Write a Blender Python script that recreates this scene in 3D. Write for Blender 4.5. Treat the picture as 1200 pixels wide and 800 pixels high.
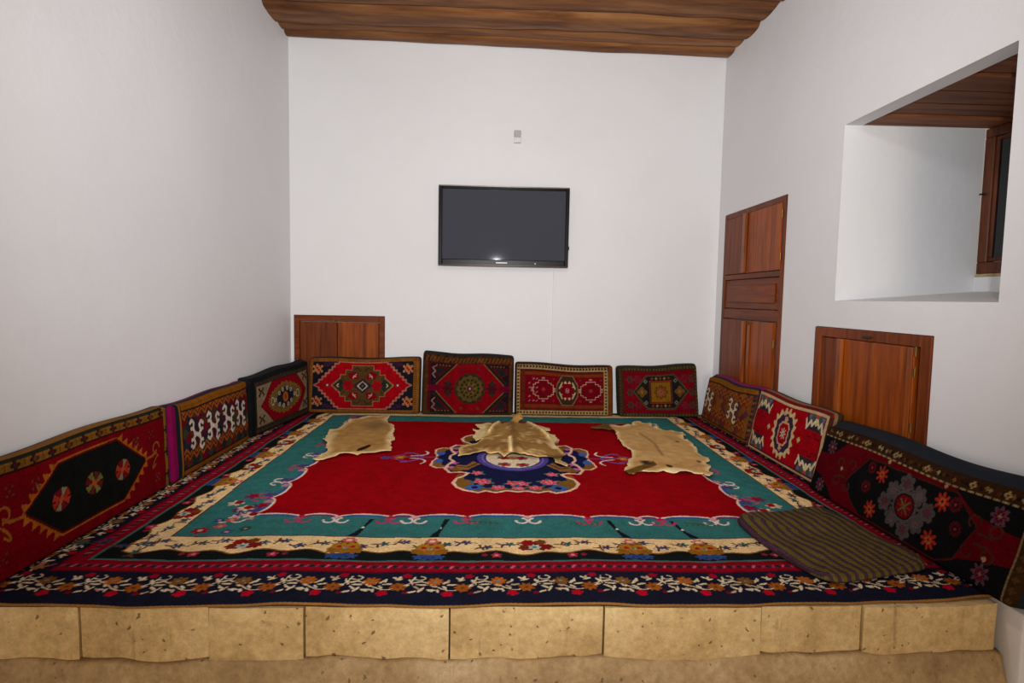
import bpy, bmesh, math, random
import numpy as np
from mathutils import Vector, Matrix, noise

for _o in list(bpy.data.objects):
    bpy.data.objects.remove(_o, do_unlink=True)
scene = bpy.context.scene
COL = scene.collection

# ------------------------------------------------------------------ camera
FPX = 694.6
YAW, PITCH, ROLL = (math.radians(a) for a in (2.07, 4.194, 1.054))
fwd = Vector((math.sin(YAW)*math.cos(PITCH), math.cos(YAW)*math.cos(PITCH), -math.sin(PITCH)))
rgt = Vector((math.cos(YAW), -math.sin(YAW), 0))
upv = rgt.cross(fwd)
r2 = math.cos(ROLL)*rgt + math.sin(ROLL)*upv
u2 = -math.sin(ROLL)*rgt + math.cos(ROLL)*upv
cam = bpy.data.cameras.new('camera')
cam.sensor_fit = 'HORIZONTAL'; cam.sensor_width = 36.0
cam.lens = 36.0*FPX/1200.0
cam.clip_start = 0.02
cam_o = bpy.data.objects.new('camera', cam); COL.objects.link(cam_o)
m = Matrix((r2, u2, -fwd)).transposed().to_4x4()
m.translation = Vector((0, 0, 1.1))
cam_o.matrix_world = m
scene.camera = cam_o

# ------------------------------------------------------------------ world, lamps, exposure
world = bpy.data.worlds.new('world'); scene.world = world
world.use_nodes = True
bgn = world.node_tree.nodes['Background']
bgn.inputs[0].default_value = (1.0, 0.87, 0.74, 1)
bgn.inputs[1].default_value = 0.30

def lamp(name, loc, energy, size, color=(1, 1, 1), target=None):
    l = bpy.data.lights.new(name, 'AREA'); l.energy = energy; l.shape = 'DISK'; l.size = size
    l.color = color
    o = bpy.data.objects.new(name, l); COL.objects.link(o); o.location = loc
    if target is not None:
        o.rotation_euler = (Vector(target)-Vector(loc)).to_track_quat('-Z', 'Y').to_euler()
    return o
def bulb(name, loc, energy, size, color=(1, 1, 1)):
    l = bpy.data.lights.new(name, 'POINT'); l.energy = energy; l.shadow_soft_size = size; l.color = color
    o = bpy.data.objects.new(name, l); COL.objects.link(o); o.location = loc
    return o
bulb('ceiling_lamp_light', (0.15, 2.5, 2.9), 46, 0.15, (0.95, 0.97, 1.0))
def flash(name, loc, target, energy, size, cone, blend, color):
    l = bpy.data.lights.new(name, 'SPOT'); l.energy = energy; l.shadow_soft_size = size; l.color = color
    l.spot_size = math.radians(cone); l.spot_blend = blend
    o = bpy.data.objects.new(name, l); COL.objects.link(o); o.location = loc
    o.rotation_euler = (Vector(target)-Vector(loc)).to_track_quat('-Z', 'Y').to_euler()
    return o
# the photographer's flash head just above the camera (its beam weakens towards the rim)
flash('flash_light', (0.09, -0.08, 1.67), (0.12, 5.7, 1.85), 640, 0.03, 102, 1.0, (0.965, 0.985, 1.0))

# unseen warm fill, added low behind the camera to brighten the stone front
lamp('warm_fill_light', (0.1, -3.4, 0.75), 92, 1.2, (1.0, 0.79, 0.60), (0.1, 2.0, 0.5))

vs = scene.view_settings
vs.view_transform = 'Standard'; vs.look = 'None'; vs.gamma = 1.0; vs.use_curve_mapping = False
vs.exposure = -0.04

# ------------------------------------------------------------------ helpers
def lin(c):
    c = np.asarray(c, float)/255.0
    return np.where(c <= 0.04045, c/12.92, ((c+0.055)/1.055)**2.4)
def lin4(c):
    return tuple(float(v) for v in lin(c))+(1.0,)
def tag(o, label=None, cat=None, group=None, kind=None):
    if label: o['label'] = label
    if cat: o['category'] = cat
    if group: o['group'] = group
    if kind: o['kind'] = kind
    return o
def empty(name, loc=(0, 0, 0), rz=0.0):
    o = bpy.data.objects.new(name, None); COL.objects.link(o)
    o.location = loc; o.rotation_euler = (0, 0, rz); o.empty_display_size = 0.1
    return o
def mesh_obj(name, verts, faces, mat, parent=None, smooth=False, loc=None):
    me = bpy.data.meshes.new(name); me.from_pydata([tuple(v) for v in verts], [], faces); me.update()
    if smooth:
        me.polygons.foreach_set('use_smooth', [True]*len(me.polygons))
    if mat: me.materials.append(mat)
    o = bpy.data.objects.new(name, me); COL.objects.link(o)
    if parent: o.parent = parent
    if loc: o.location = loc
    return o
def bm_obj(name, bm, mat, parent=None, smooth=False, loc=None):
    me = bpy.data.meshes.new(name); bm.normal_update(); bm.to_mesh(me); bm.free()
    if smooth:
        me.polygons.foreach_set('use_smooth', [True]*len(me.polygons))
    if mat: me.materials.append(mat)
    o = bpy.data.objects.new(name, me); COL.objects.link(o)
    if parent: o.parent = parent
    if loc: o.location = loc
    return o
def add_box(bm, x0, x1, y0, y1, z0, z1, bev=0.0, seg=1):
    r = bmesh.ops.create_cube(bm, size=1.0)
    vs_ = r['verts']
    for v in vs_:
        v.co = Vector(((x0+x1)/2+v.co.x*(x1-x0), (y0+y1)/2+v.co.y*(y1-y0), (z0+z1)/2+v.co.z*(z1-z0)))
    if bev > 0:
        es = set()
        for v in vs_:
            for e in v.link_edges: es.add(e)
        bmesh.ops.bevel(bm, geom=list(es), offset=bev, segments=seg, affect='EDGES', profile=0.6)
def box(name, b, mat, parent=None, bev=0.0, seg=1, loc=None):
    bm = bmesh.new(); add_box(bm, *b, bev=bev, seg=seg)
    return bm_obj(name, bm, mat, parent, loc=loc)
def cyl(name, p0, p1, r, mat, parent=None, n=12):
    bm = bmesh.new()
    a = Vector(p0); b = Vector(p1); d = b-a
    M = Matrix.Translation((a+b)/2) @ d.to_track_quat('Z', 'Y').to_matrix().to_4x4()
    bmesh.ops.create_cone(bm, cap_ends=True, segments=n, radius1=r, radius2=r, depth=d.length, matrix=M)
    return bm_obj(name, bm, mat, parent, smooth=False)

# ------------------------------------------------------------------ materials
def newmat(name):
    mt = bpy.data.materials.new(name); mt.use_nodes = True
    nt = mt.node_tree; b = nt.nodes['Principled BSDF']
    return mt, nt, b
def N(nt, t, **kw):
    n = nt.nodes.new(t)
    for k, v in kw.items():
        if k.startswith('i_'):
            n.inputs[k[2:].replace('_', ' ')].default_value = v
        else:
            setattr(n, k, v)
    return n
def ramp(nt, fac, stops):
    r = nt.nodes.new('ShaderNodeValToRGB')
    el = r.color_ramp.elements
    while len(el) < len(stops): el.new(0.5)
    for e, (p, c) in zip(el, stops):
        e.position = p; e.color = c if len(c) == 4 else lin4(c)
    nt.links.new(fac, r.inputs[0]); return r
def mix(nt, fac, a, b, mode='MIX'):
    n = nt.nodes.new('ShaderNodeMix'); n.data_type = 'RGBA'; n.blend_type = mode
    for s, v in ((n.inputs[0], fac), (n.inputs[6], a), (n.inputs[7], b)):
        if hasattr(v, 'is_linked'): nt.links.new(v, s)
        else: s.default_value = v
    return n.outputs[2]
def bump(nt, b, h, strength, dist=0.01, normal=None):
    n = nt.nodes.new('ShaderNodeBump'); n.inputs['Strength'].default_value = strength
    n.inputs['Distance'].default_value = dist
    nt.links.new(h, n.inputs['Height'])
    if normal: nt.links.new(normal, n.inputs['Normal'])
    nt.links.new(n.outputs[0], b.inputs['Normal']); return n.outputs[0]
def plain(name, c, rough=0.6, metal=0.0, spec=0.5, coat=0.0):
    mt, nt, b = newmat(name)
    tc = N(nt, 'ShaderNodeTexCoord')
    nz = N(nt, 'ShaderNodeTexNoise', i_Scale=40.0, i_Detail=3.0); nt.links.new(tc.outputs['Object'], nz.inputs['Vector'])
    c0 = lin4(c); d = tuple(v*0.82 for v in c0[:3])+(1,)
    r = ramp(nt, nz.outputs['Fac'], [(0.3, d), (0.7, c0)])
    nt.links.new(r.outputs[0], b.inputs['Base Color'])
    b.inputs['Roughness'].default_value = rough; b.inputs['Metallic'].default_value = metal
    b.inputs['Specular IOR Level'].default_value = spec
    b.inputs['Coat Weight'].default_value = coat
    return mt
def plaster(name, c=(226, 227, 229)):
    mt, nt, b = newmat(name)
    tc = N(nt, 'ShaderNodeTexCoord')
    n1 = N(nt, 'ShaderNodeTexNoise', i_Scale=1.1, i_Detail=5.0, i_Roughness=0.6)
    n2 = N(nt, 'ShaderNodeTexNoise', i_Scale=9.0, i_Detail=6.0, i_Roughness=0.6)
    n3 = N(nt, 'ShaderNodeTexNoise', i_Scale=70.0, i_Detail=4.0)
    for n in (n1, n2, n3): nt.links.new(tc.outputs['Object'], n.inputs['Vector'])
    c0 = lin4(c)
    r = ramp(nt, n1.outputs['Fac'], [(0.3, tuple(v*0.955 for v in c0[:3])+(1,)), (0.65, c0)])
    nt.links.new(r.outputs[0], b.inputs['Base Color'])
    b.inputs['Roughness'].default_value = 0.5
    b.inputs['Specular IOR Level'].default_value = 0.3
    a = N(nt, 'ShaderNodeMath', operation='MULTIPLY_ADD'); a.inputs[1].default_value = 0.12
    nt.links.new(n3.outputs['Fac'], a.inputs[0]); nt.links.new(n2.outputs['Fac'], a.inputs[2])
    a2 = N(nt, 'ShaderNodeMath', operation='MULTIPLY_ADD'); a2.inputs[1].default_value = 2.0
    nt.links.new(n1.outputs['Fac'], a2.inputs[0]); nt.links.new(a.outputs[0], a2.inputs[2])
    bump(nt, b, a2.outputs[0], 0.28, 0.010)
    return mt
def wood(name, dark, mid, light, axis='X', scale=3.0, rough=0.4, coat=0.0, bmp=0.15, stretch=14.0):
    """grain runs along axis (object space); every object shifts the grain by its own random value"""
    mt, nt, b = newmat(name)
    tc = N(nt, 'ShaderNodeTexCoord'); oi = N(nt, 'ShaderNodeObjectInfo')
    mp = N(nt, 'ShaderNodeMapping')
    sc = {'X': (1, stretch, stretch), 'Y': (stretch, 1, stretch), 'Z': (stretch, stretch, 1)}[axis]
    mp.inputs['Scale'].default_value = sc
    nt.links.new(tc.outputs['Object'], mp.inputs['Vector'])
    w = N(nt, 'ShaderNodeMath', operation='MULTIPLY'); w.inputs[1].default_value = 37.0
    nt.links.new(oi.outputs['Random'], w.inputs[0])
    n1 = N(nt, 'ShaderNodeTexNoise', noise_dimensions='4D', i_Scale=scale, i_Detail=7.0, i_Roughness=0.62, i_Distortion=0.6)
    nt.links.new(mp.outputs[0], n1.inputs['Vector']); nt.links.new(w.outputs[0], n1.inputs['W'])
    n2 = N(nt, 'ShaderNodeTexNoise', noise_dimensions='4D', i_Scale=scale*0.35, i_Detail=3.0, i_Roughness=0.5)
    nt.links.new(tc.outputs['Object'], n2.inputs['Vector']); nt.links.new(w.outputs[0], n2.inputs['W'])
    r = ramp(nt, n1.outputs['Fac'], [(0.30, dark), (0.5, mid), (0.72, light)])
    r2_ = ramp(nt, n2.outputs['Fac'], [(0.3, (0.62, 0.62, 0.62, 1)), (0.7, (1.12, 1.1, 1.08, 1))])
    nt.links.new(mix(nt, 1.0, r.outputs[0], r2_.outputs[0], 'MULTIPLY'), b.inputs['Base Color'])
    b.inputs['Roughness'].default_value = rough; b.inputs['Coat Weight'].default_value = coat
    b.inputs['Specular IOR Level'].default_value = 0.18
    b.inputs['Coat Roughness'].default_value = 0.25
    bump(nt, b, n1.outputs['Fac'], bmp, 0.004)
    return mt
def knotted(name, rough=0.95, scale=260.0, bmp=0.35, sheen=0.15):
    """woven or knotted wool: the colour of each knot is stored with the mesh"""
    mt, nt, b = newmat(name)
    at = N(nt, 'ShaderNodeAttribute', attribute_name='knot')
    tc = N(nt, 'ShaderNodeTexCoord')
    nz = N(nt, 'ShaderNodeTexNoise', i_Scale=scale, i_Detail=2.0); nt.links.new(tc.outputs['Object'], nz.inputs['Vector'])
    n2 = N(nt, 'ShaderNodeTexNoise', i_Scale=14.0, i_Detail=4.0); nt.links.new(tc.outputs['Object'], n2.inputs['Vector'])
    r = ramp(nt, nz.outputs['Fac'], [(0.25, (0.72, 0.72, 0.72, 1)), (0.75, (1.15, 1.15, 1.15, 1))])
    rb = ramp(nt, n2.outputs['Fac'], [(0.3, (0.84, 0.84, 0.84, 1)), (0.7, (1.08, 1.08, 1.08, 1))])
    c = mix(nt, 1.0, at.outputs['Color'], r.outputs[0], 'MULTIPLY')
    c = mix(nt, 1.0, c, rb.outputs[0], 'MULTIPLY')
    nt.links.new(c, b.inputs['Base Color'])
    b.inputs['Roughness'].default_value = rough; b.inputs['Specular IOR Level'].default_value = 0.02
    bump(nt, b, nz.outputs['Fac'], bmp, 0.003)
    return mt
def stone_mat(name, c0, c1, c2, pit=(92, 66, 34)):
    mt, nt, b = newmat(name)
    tc = N(nt, 'ShaderNodeTexCoord'); oi = N(nt, 'ShaderNodeObjectInfo')
    w = N(nt, 'ShaderNodeMath', operation='MULTIPLY'); w.inputs[1].default_value = 19.0
    nt.links.new(oi.outputs['Random'], w.inputs[0])
    n1 = N(nt, 'ShaderNodeTexNoise', noise_dimensions='4D', i_Scale=3.2, i_Detail=8.0, i_Roughness=0.65)
    n2 = N(nt, 'ShaderNodeTexNoise', noise_dimensions='4D', i_Scale=38.0, i_Detail=7.0, i_Roughness=0.75)
    for n in (n1, n2):
        nt.links.new(tc.outputs['Object'], n.inputs['Vector']); nt.links.new(w.outputs[0], n.inputs['W'])
    vo = N(nt, 'ShaderNodeTexVoronoi', i_Scale=27.0, i_Randomness=1.0)
    n3 = N(nt, 'ShaderNodeTexNoise', i_Scale=26.0, i_Detail=3.0)
    nt.links.new(tc.outputs['Object'], n3.inputs['Vector'])
    wv = mix(nt, 0.05, tc.outputs['Object'], n3.outputs['Color']); nt.links.new(wv, vo.inputs['Vector'])
    r = ramp(nt, n1.outputs['Fac'], [(0.28, c0), (0.5, c1), (0.72, c2)])
    g = ramp(nt, n2.outputs['Fac'], [(0.3, (0.66, 0.64, 0.60, 1)), (0.7, (1.14, 1.14, 1.14, 1))])
    c = mix(nt, 1.0, r.outputs[0], g.outputs[0], 'MULTIPLY')
    pm = ramp(nt, vo.outputs['Distance'], [(0.10, (1, 1, 1, 1)), (0.17, (0, 0, 0, 1))])
    sel = ramp(nt, vo.outputs['Color'], [(0.50, (0, 0, 0, 1)), (0.54, (1, 1, 1, 1))])
    pk = mix(nt, 1.0, pm.outputs[0], sel.outputs[0], 'MULTIPLY')
    sx = N(nt, 'ShaderNodeMath', operation='MULTIPLY'); sx.inputs[1].default_value = 0.75
    nt.links.new(pk, sx.inputs[0])
    mp = N(nt, 'ShaderNodeMapping'); mp.inputs['Scale'].default_value = (16, 16, 2.2); nt.links.new(tc.outputs['Object'], mp.inputs['Vector'])
    n5 = N(nt, 'ShaderNodeTexNoise', i_Scale=1.0, i_Detail=4.0, i_Roughness=0.6); nt.links.new(mp.outputs[0], n5.inputs['Vector'])
    stn = ramp(nt, n5.outputs['Fac'], [(0.62, (1, 1, 1, 1)), (0.74, (0.55, 0.52, 0.48, 1))])
    c = mix(nt, 1.0, c, stn.outputs[0], 'MULTIPLY')
    c = mix(nt, sx.outputs[0], c, lin4(pit))
    nt.links.new(c, b.inputs['Base Color'])
    b.inputs['Roughness'].default_value = 0.92; b.inputs['Specular IOR Level'].default_value = 0.2
    h = N(nt, 'ShaderNodeMath', operation='SUBTRACT'); nt.links.new(n2.outputs['Fac'], h.inputs[0]); nt.links.new(pk, h.inputs[1])
    bump(nt, b, h.outputs[0], 0.6, 0.006)
    return mt

M_WALL = plaster('white_plaster')
M_CEIL = wood('old_ceiling_wood', (68, 38, 20), (126, 80, 44), (164, 116, 70), 'X', 1.1, 0.6, 0.0, 0.4, 9.0)
M_LINTEL = wood('lintel_wood', (84, 44, 26), (128, 76, 46), (156, 100, 62), 'X', 1.6, 0.6, 0.0, 0.35, 14.0)
M_CUP = wood('varnished_wood', (94, 36, 3), (144, 66, 8), (170, 88, 16), 'Z', 1.8, 0.45, 0.08, 0.08, 16.0)
M_CUPD = wood('varnished_dark_wood', (74, 28, 4), (114, 50, 9), (134, 66, 16), 'Z', 1.8, 0.48, 0.06, 0.08, 16.0)
M_CUPH = wood('varnished_rail_wood', (74, 28, 4), (116, 51, 9), (138, 68, 16), 'Y', 1.8, 0.48, 0.06, 0.08, 16.0)
M_CUPX = wood('varnished_top_rail_wood', (74, 28, 4), (116, 51, 9), (138, 68, 16), 'X', 1.8, 0.48, 0.06, 0.08, 16.0)
M_BATTEN = wood('batten_wood', (96, 42, 10), (146, 72, 22), (176, 98, 36), 'Z', 1.8, 0.36, 0.25, 0.06, 16.0)
M_WFRAME = wood('window_wood', (64, 28, 14), (100, 52, 28), (124, 68, 38), 'Z', 2.0, 0.45, 0.15, 0.1, 12.0)
M_BRASS = plain('brass', (112, 82, 44), 0.45, 0.8)
M_IRON = plain('iron', (70, 60, 52), 0.5, 0.8)
M_STONE = stone_mat('sandstone', (180, 148, 98), (216, 186, 132), (232, 207, 156))
M_RUBBLE = stone_mat('mortar_rubble', (150, 122, 88), (190, 162, 120), (214, 190, 152), (110, 90, 66))
M_JOINT = stone_mat('joint_mortar', (150, 124, 84), (186, 160, 114), (206, 184, 142))
M_FLOOR = stone_mat('floor_stone', (126, 104, 76), (156, 132, 98), (176, 154, 120))
M_BEZEL = plain('gloss_black_plastic', (9, 8, 9), 0.32, 0, 0.12, 0.0)
M_BEZEL2 = plain('dark_red_gloss_trim', (48, 16, 14), 0.3, 0, 0.2, 0.0)
M_CHROME = plain('pale_metal_trim', (120, 112, 106), 0.3, 0.6)
M_WHITEP = plain('white_plastic', (226, 226, 224), 0.4)
M_GREYP = plain('grey_plastic', (176, 176, 174), 0.4)
M_PAINT = plain('white_painted_cover', (226, 225, 226), 0.5)
M_GLASS = plain('dark_window_glass', (26, 27, 29), 0.06)
M_RUG = knotted('rug_wool', 0.97, 240.0, 0.4)
M_CARPET = knotted('cushion_carpet_wool', 0.97, 300.0, 0.4)
M_PADW = knotted('pad_weave', 0.97, 320.0, 0.4)
M_FUR = knotted('hide_fur', 0.9, 190.0, 0.6, 0.3)
def cloth(name, c):
    mt, nt, b = newmat(name)
    tc = N(nt, 'ShaderNodeTexCoord')
    nz = N(nt, 'ShaderNodeTexNoise', i_Scale=180.0, i_Detail=3.0); nt.links.new(tc.outputs['Object'], nz.inputs['Vector'])
    n2 = N(nt, 'ShaderNodeTexNoise', i_Scale=6.0, i_Detail=3.0); nt.links.new(tc.outputs['Object'], n2.inputs['Vector'])
    c0 = lin4(c)
    r = ramp(nt, nz.outputs['Fac'], [(0.3, tuple(v*0.7 for v in c0[:3])+(1,)), (0.7, c0)])
    r2_ = ramp(nt, n2.outputs['Fac'], [(0.3, (0.8, 0.8, 0.8, 1)), (0.7, (1.1, 1.1, 1.1, 1))])
    nt.links.new(mix(nt, 1.0, r.outputs[0], r2_.outputs[0], 'MULTIPLY'), b.inputs['Base Color'])
    b.inputs['Roughness'].default_value = 0.9; b.inputs['Specular IOR Level'].default_value = 0.2
    bump(nt, b, nz.outputs['Fac'], 0.25, 0.002)
    return mt

# ------------------------------------------------------------------ the setting
XL, XR, YB = -1.90, 2.18, 5.70          # left, right and back wall faces
YN = -1.2                               # the room goes on behind the camera
ZF = -0.40                              # lower floor
def zc(x):                              # ceiling height, sinking a little to the right
    return 3.465-0.016*(x-XL)
ZT = 3.62

# walls: sheets divided so that the openings are real holes with reveals
def wall_sheet(name, fixed, axis, lo, hi, z0, z1, holes, side, mat, thick=0.0):
    """axis 'x' (wall at x=fixed, running in y) or 'y'; holes: (a0, a1, z0, z1, depth); side: +1 away from the room"""
    aa = sorted({lo, hi}|{h[0] for h in holes}|{h[1] for h in holes})
    zz = sorted({z0, z1}|{h[2] for h in holes}|{h[3] for h in holes})
    P = (lambda a, z, d=0.0: (fixed+side*d, a, z)) if axis == 'x' else (lambda a, z, d=0.0: (a, fixed+side*d, z))
    vs_, fs = [], []
    def quad(*p):
        k = len(vs_); vs_.extend(p); fs.append((k, k+1, k+2, k+3))
    for i in range(len(aa)-1):
        for j in range(len(zz)-1):
            ca, cz = (aa[i]+aa[i+1])/2, (zz[j]+zz[j+1])/2
            if any(h[0] < ca < h[1] and h[2] < cz < h[3] for h in holes): continue
            quad(P(aa[i], zz[j]), P(aa[i+1], zz[j]), P(aa[i+1], zz[j+1]), P(aa[i], zz[j+1]))
    for h in holes:
        a0, a1, b0, b1, d = h[:5]
        rise = h[5] if len(h) > 5 else 0.0
        top = h[6] if len(h) > 6 else d          # how deep the plaster soffit goes
        quad(P(a0, b0), P(a0, b1), P(a0, b1, d), P(a0, b0+rise, d))
        quad(P(a1, b0), P(a1, b0+rise, d), P(a1, b1, d), P(a1, b1))
        quad(P(a0, b0), P(a0, b0+rise, d), P(a1, b0+rise, d), P(a1, b0))
        quad(P(a0, b1), P(a1, b1), P(a1, b1, top), P(a0, b1, top))
        if len(h) > 7:                            # outer wall below the window
            quad(P(a0, b0+rise, d), P(a1, b0+rise, d), P(a1, h[7], d), P(a0, h[7], d))
        elif d < 0.5:
            quad(P(a0, b0, d), P(a1, b0, d), P(a1, b1, d), P(a0, b1, d))
    return mesh_obj(name, vs_, fs, mat)

NICHE = (2.48, 3.70, 1.12, 2.21)
CUP_TALL = (4.375, 5.54, 0.0, 1.905)
CUP_LOW = (2.835, 3.90, 0.0, 0.952)
CUP_BACK = (-1.872, -1.012, 0.0, 0.905)
wl = wall_sheet('wall_left', XL, 'x', YN, YB, ZF, ZT, [], -1, M_WALL)
tag(wl, 'white plastered side wall behind the row of carpet cushions, without any openings', 'wall', kind='structure')
wb = wall_sheet('wall_back', YB, 'y', XL, XR, ZF, ZT, [CUP_BACK+(0.05,)], 1, M_WALL)
tag(wb, 'white plastered wall on which the television hangs', 'wall', kind='structure')
wr = wall_sheet('wall_right', XR, 'x', YN, YB, ZF, ZT,
                [NICHE+(0.90, 0.075, 0.11, 1.305), CUP_TALL+(0.06,), CUP_LOW+(0.06,)], 1, M_WALL)
tag(wr, 'white plastered wall with the deep window niche and two wooden cupboards', 'wall', kind='structure')
fl = box('floor', (XL, XR, YN, 2.30, ZF-0.06, ZF), M_FLOOR)
tag(fl, 'lower stone floor in front of the raised platform', 'floor', kind='structure')

# wooden ceiling: uneven half-round boards, each its own piece
ce = box('ceiling', (XL-0.05, XR+0.05, YN, YB+0.05, ZT, ZT+0.05), M_CEIL)
tag(ce, 'ceiling of old brown uneven wooden boards', 'ceiling', kind='structure')
rng = random.Random(5)
edges = [5.70, 5.50, 5.335, 5.03, 4.70, 4.36, 4.08, 3.74, 3.42, 3.08, 2.76, 2.42, 2.10, 1.76, 1.40, 1.02, 0.66, 0.3, -0.1, -0.5, -0.85, -1.2]
def ceil_board(y1, y0, k):
    nx, ny = 44, 10
    x0, x1 = XL-0.03, XR+0.03
    verts, faces = [], []
    drop = 0.016*((k+1) % 2)+0.006*((k*7) % 3)/2
    def edge(x, ye, s):
        if ye == YB: return ye-0.002
        return ye+0.075*noise.noise(Vector((x*0.7, s*3.1, 0.5)))+0.02*noise.noise(Vector((x*3.0, s*1.7, 4.5)))-0.035*(x-0.1)*(0.5 if s < 5 else 0.0)
    for j in range(ny+1):
        v = j/ny
        for i in range(nx+1):
            x = x0+(x1-x0)*i/nx
            ya, yb = edge(x, y1, k), edge(x, y0, k+1)-0.006
            y = ya+(yb-ya)*v
            arch = math.sin(math.pi*v)**0.28 if 0 < v < 1 else 0.0
            z = zc(x)+0.030-0.042*arch-drop+0.010*noise.noise(Vector((x*2.2, y*4, k*2.0)))
            if k == 0 and j == 0: z = zc(x)+0.01
            verts.append((x, y, z))
    nb = len(verts)
    for j in (0, ny):
        for i in range(nx+1):
            x, y, z = verts[j*(nx+1)+i]; verts.append((x, y, ZT-0.001))
    W = nx+1
    for j in range(ny):
        for i in range(nx):
            faces.append((j*W+i, j*W+i+1, (j+1)*W+i+1, (j+1)*W+i))
    for i in range(nx):
        faces.append((nb+i, nb+i+1, i+1, i))
        faces.append((ny*W+i, ny*W+i+1, nb+W+i+1, nb+W+i))
    return mesh_obj('board', verts, faces, M_CEIL, ce, smooth=True)
for k in range(len(edges)-1):
    ceil_board(edges[k], edges[k+1], k)

# window niche: soffit boards and window
def soffit():
    ys = [3.70, 3.50, 3.29, 3.08, 2.86, 2.66, 2.48]
    for k in range(len(ys)-1):
        z = 2.21+0.006*((k*5) % 3)
        box('lintel_board', (XR+0.10, XR+0.93, ys[k+1]+0.003, ys[k]-0.003, z, z+0.035), M_LINTEL, wr, bev=0.011)
    box('lintel_backing', (XR+0.10, XR+0.95, 2.44, 3.74, 2.262, 2.285), M_LINTEL, wr)
soffit()
win = empty('window_1', (XR+0.90, 3.09, 1.305)); tag(win, 'brown wooden window with dark glass deep in the wall niche', 'window', kind='structure')
def winframe():
    # local: y along the wall, z up, x outward; opening 1.22 x 0.905
    w2, h = 0.605, 0.90
    bm = bmesh.new(); t = 0.072
    add_box(bm, 0, 0.06, -w2, w2, 0, t, 0.005); add_box(bm, 0, 0.06, -w2, w2, h-t*0.8, h, 0.005)
    add_box(bm, 0, 0.06, -w2, -w2+t, t, h-t*0.8, 0.005); add_box(bm, 0, 0.06, w2-t, w2, t, h-t*0.8, 0.005)
    bm_obj('window_frame', bm, M_WFRAME, win)
    for s in (-1, 1):
        a0, a1 = (0.004, w2-t-0.004) if s > 0 else (-w2+t+0.004, -0.004)
        bm = bmesh.new(); z0, z1 = t+0.004, h-t*0.8-0.004; q = 0.024
        add_box(bm, 0.010, 0.042, a0, a1, z0, z0+q, 0.003); add_box(bm, 0.010, 0.042, a0, a1, z1-q, z1, 0.003)
        add_box(bm, 0.010, 0.042, a0, a0+q, z0+q, z1-q, 0.003); add_box(bm, 0.010, 0.042, a1-q, a1, z0+q, z1-q, 0.003)
        sash = bm_obj('sash', bm, M_WFRAME, win)
        box('pane', (0.020, 0.026, a0+q-0.002, a1-q+0.002, z0+q-0.002, z1-q+0.002), M_GLASS, sash)
    la = box('latch', (-0.008, 0.0, w2-0.05, w2-0.02, 0.49, 0.505), M_IRON, win, bev=0.003)
    cyl('latch_knob', (-0.008, w2-0.025, 0.497), (-0.03, w2-0.025, 0.497), 0.005, M_IRON, la)
    box('sealant', (-0.008, 0.0, -w2, w2, -0.018, -0.0005), M_RUBBLE, win, bev=0.003)
winframe()

# raised platform with stone face
pf = box('floor_platform', (XL+0.001, XR-0.001, 2.40, YB-0.001, ZF, -0.018), M_JOINT)
tag(pf, 'raised seating platform faced with yellow sandstone blocks', 'platform', kind='structure')
joints = [XL+0.002, -1.443, -0.991, -0.653, -0.133, 0.430, 1.016, 1.399, 1.94]
def block(x0, x1, k):
    bm = bmesh.new()
    g = 0.0032
    y0 = 2.072+0.006*math.sin(k*2.3)
    add_box(bm, x0+g, x1-g, y0, 2.398, ZF+0.002, -0.020, 0.0)
    bmesh.ops.bisect_plane
    for ax, n in (('x', 12), ('z', 8)):
        lo, hi = (x0+g, x1-g) if ax == 'x' else (ZF+0.002, -0.020)
        for i in range(1, n):
            c = lo+(hi-lo)*i/n
            co = (c, 0, 0) if ax == 'x' else (0, 0, c)
            no = (1, 0, 0) if ax == 'x' else (0, 0, 1)
            bmesh.ops.bisect_plane(bm, geom=bm.verts[:]+bm.edges[:]+bm.faces[:], plane_co=co, plane_no=no)
    for v in bm.verts:
        if v.co.y < y0+0.001:
            dx = min(v.co.x-(x0+g), (x1-g)-v.co.x); dz = (-0.020-v.co.z)
            e = min(dx, dz)
            v.co.y += 0.004*max(0, 1-e/0.012)+0.006*noise.noise(v.co*7+Vector((k*3, 0, 0)))
            v.co.y += 0.05*max(0.0, (v.co.x-1.55)/0.5)**2
    for f in bm.faces: f.smooth = False
    bm_obj('stone_block', bm, M_STONE, pf)
for k in range(len(joints)-1):
    block(joints[k], joints[k+1], k)
# crumbling mortar footing along the foot of the stones
def footing():
    nx = 240; verts, faces = [], []
    x0, x1 = XL+0.004, 1.955
    for i in range(nx+1):
        x = x0+(x1-x0)*i/nx
        t = -0.212+0.022*noise.noise(Vector((x*2.1, 3.3, 0)))+0.014*noise.noise(Vector((x*9, 1.3, 0)))+0.022*math.exp(-((x-1.25)/0.7)**2)
        o = 0.007*noise.noise(Vector((x*13, 7.3, 0)))
        curve = 0.05*max(0.0, (x-1.55)/0.5)**2
        prof = [(2.082, t+0.003), (2.055+o, t-0.010), (2.043+o, t-0.05+0.01*noise.noise(Vector((x*6, 0, 5)))), (2.025+o*2, t-0.10), (2.00+o*2, ZF+0.001), (2.082, ZF+0.001)]
        verts.extend([(x, y+curve, z) for y, z in prof])
    n = 6
    for i in range(nx):
        for j in range(n):
            a, b_ = i*n+j, i*n+(j+1) % n
            faces.append((a, a+n, b_+n, b_))
    faces.append(tuple(range(n))); faces.append(tuple(nx*n+j for j in range(n-1, -1, -1)))
    o = mesh_obj('baseboard_front', verts, faces, M_RUBBLE, smooth=True)
    tag(o, 'rough crumbling mortar footing along the foot of the stone blocks', 'footing', kind='structure')
footing()
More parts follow.
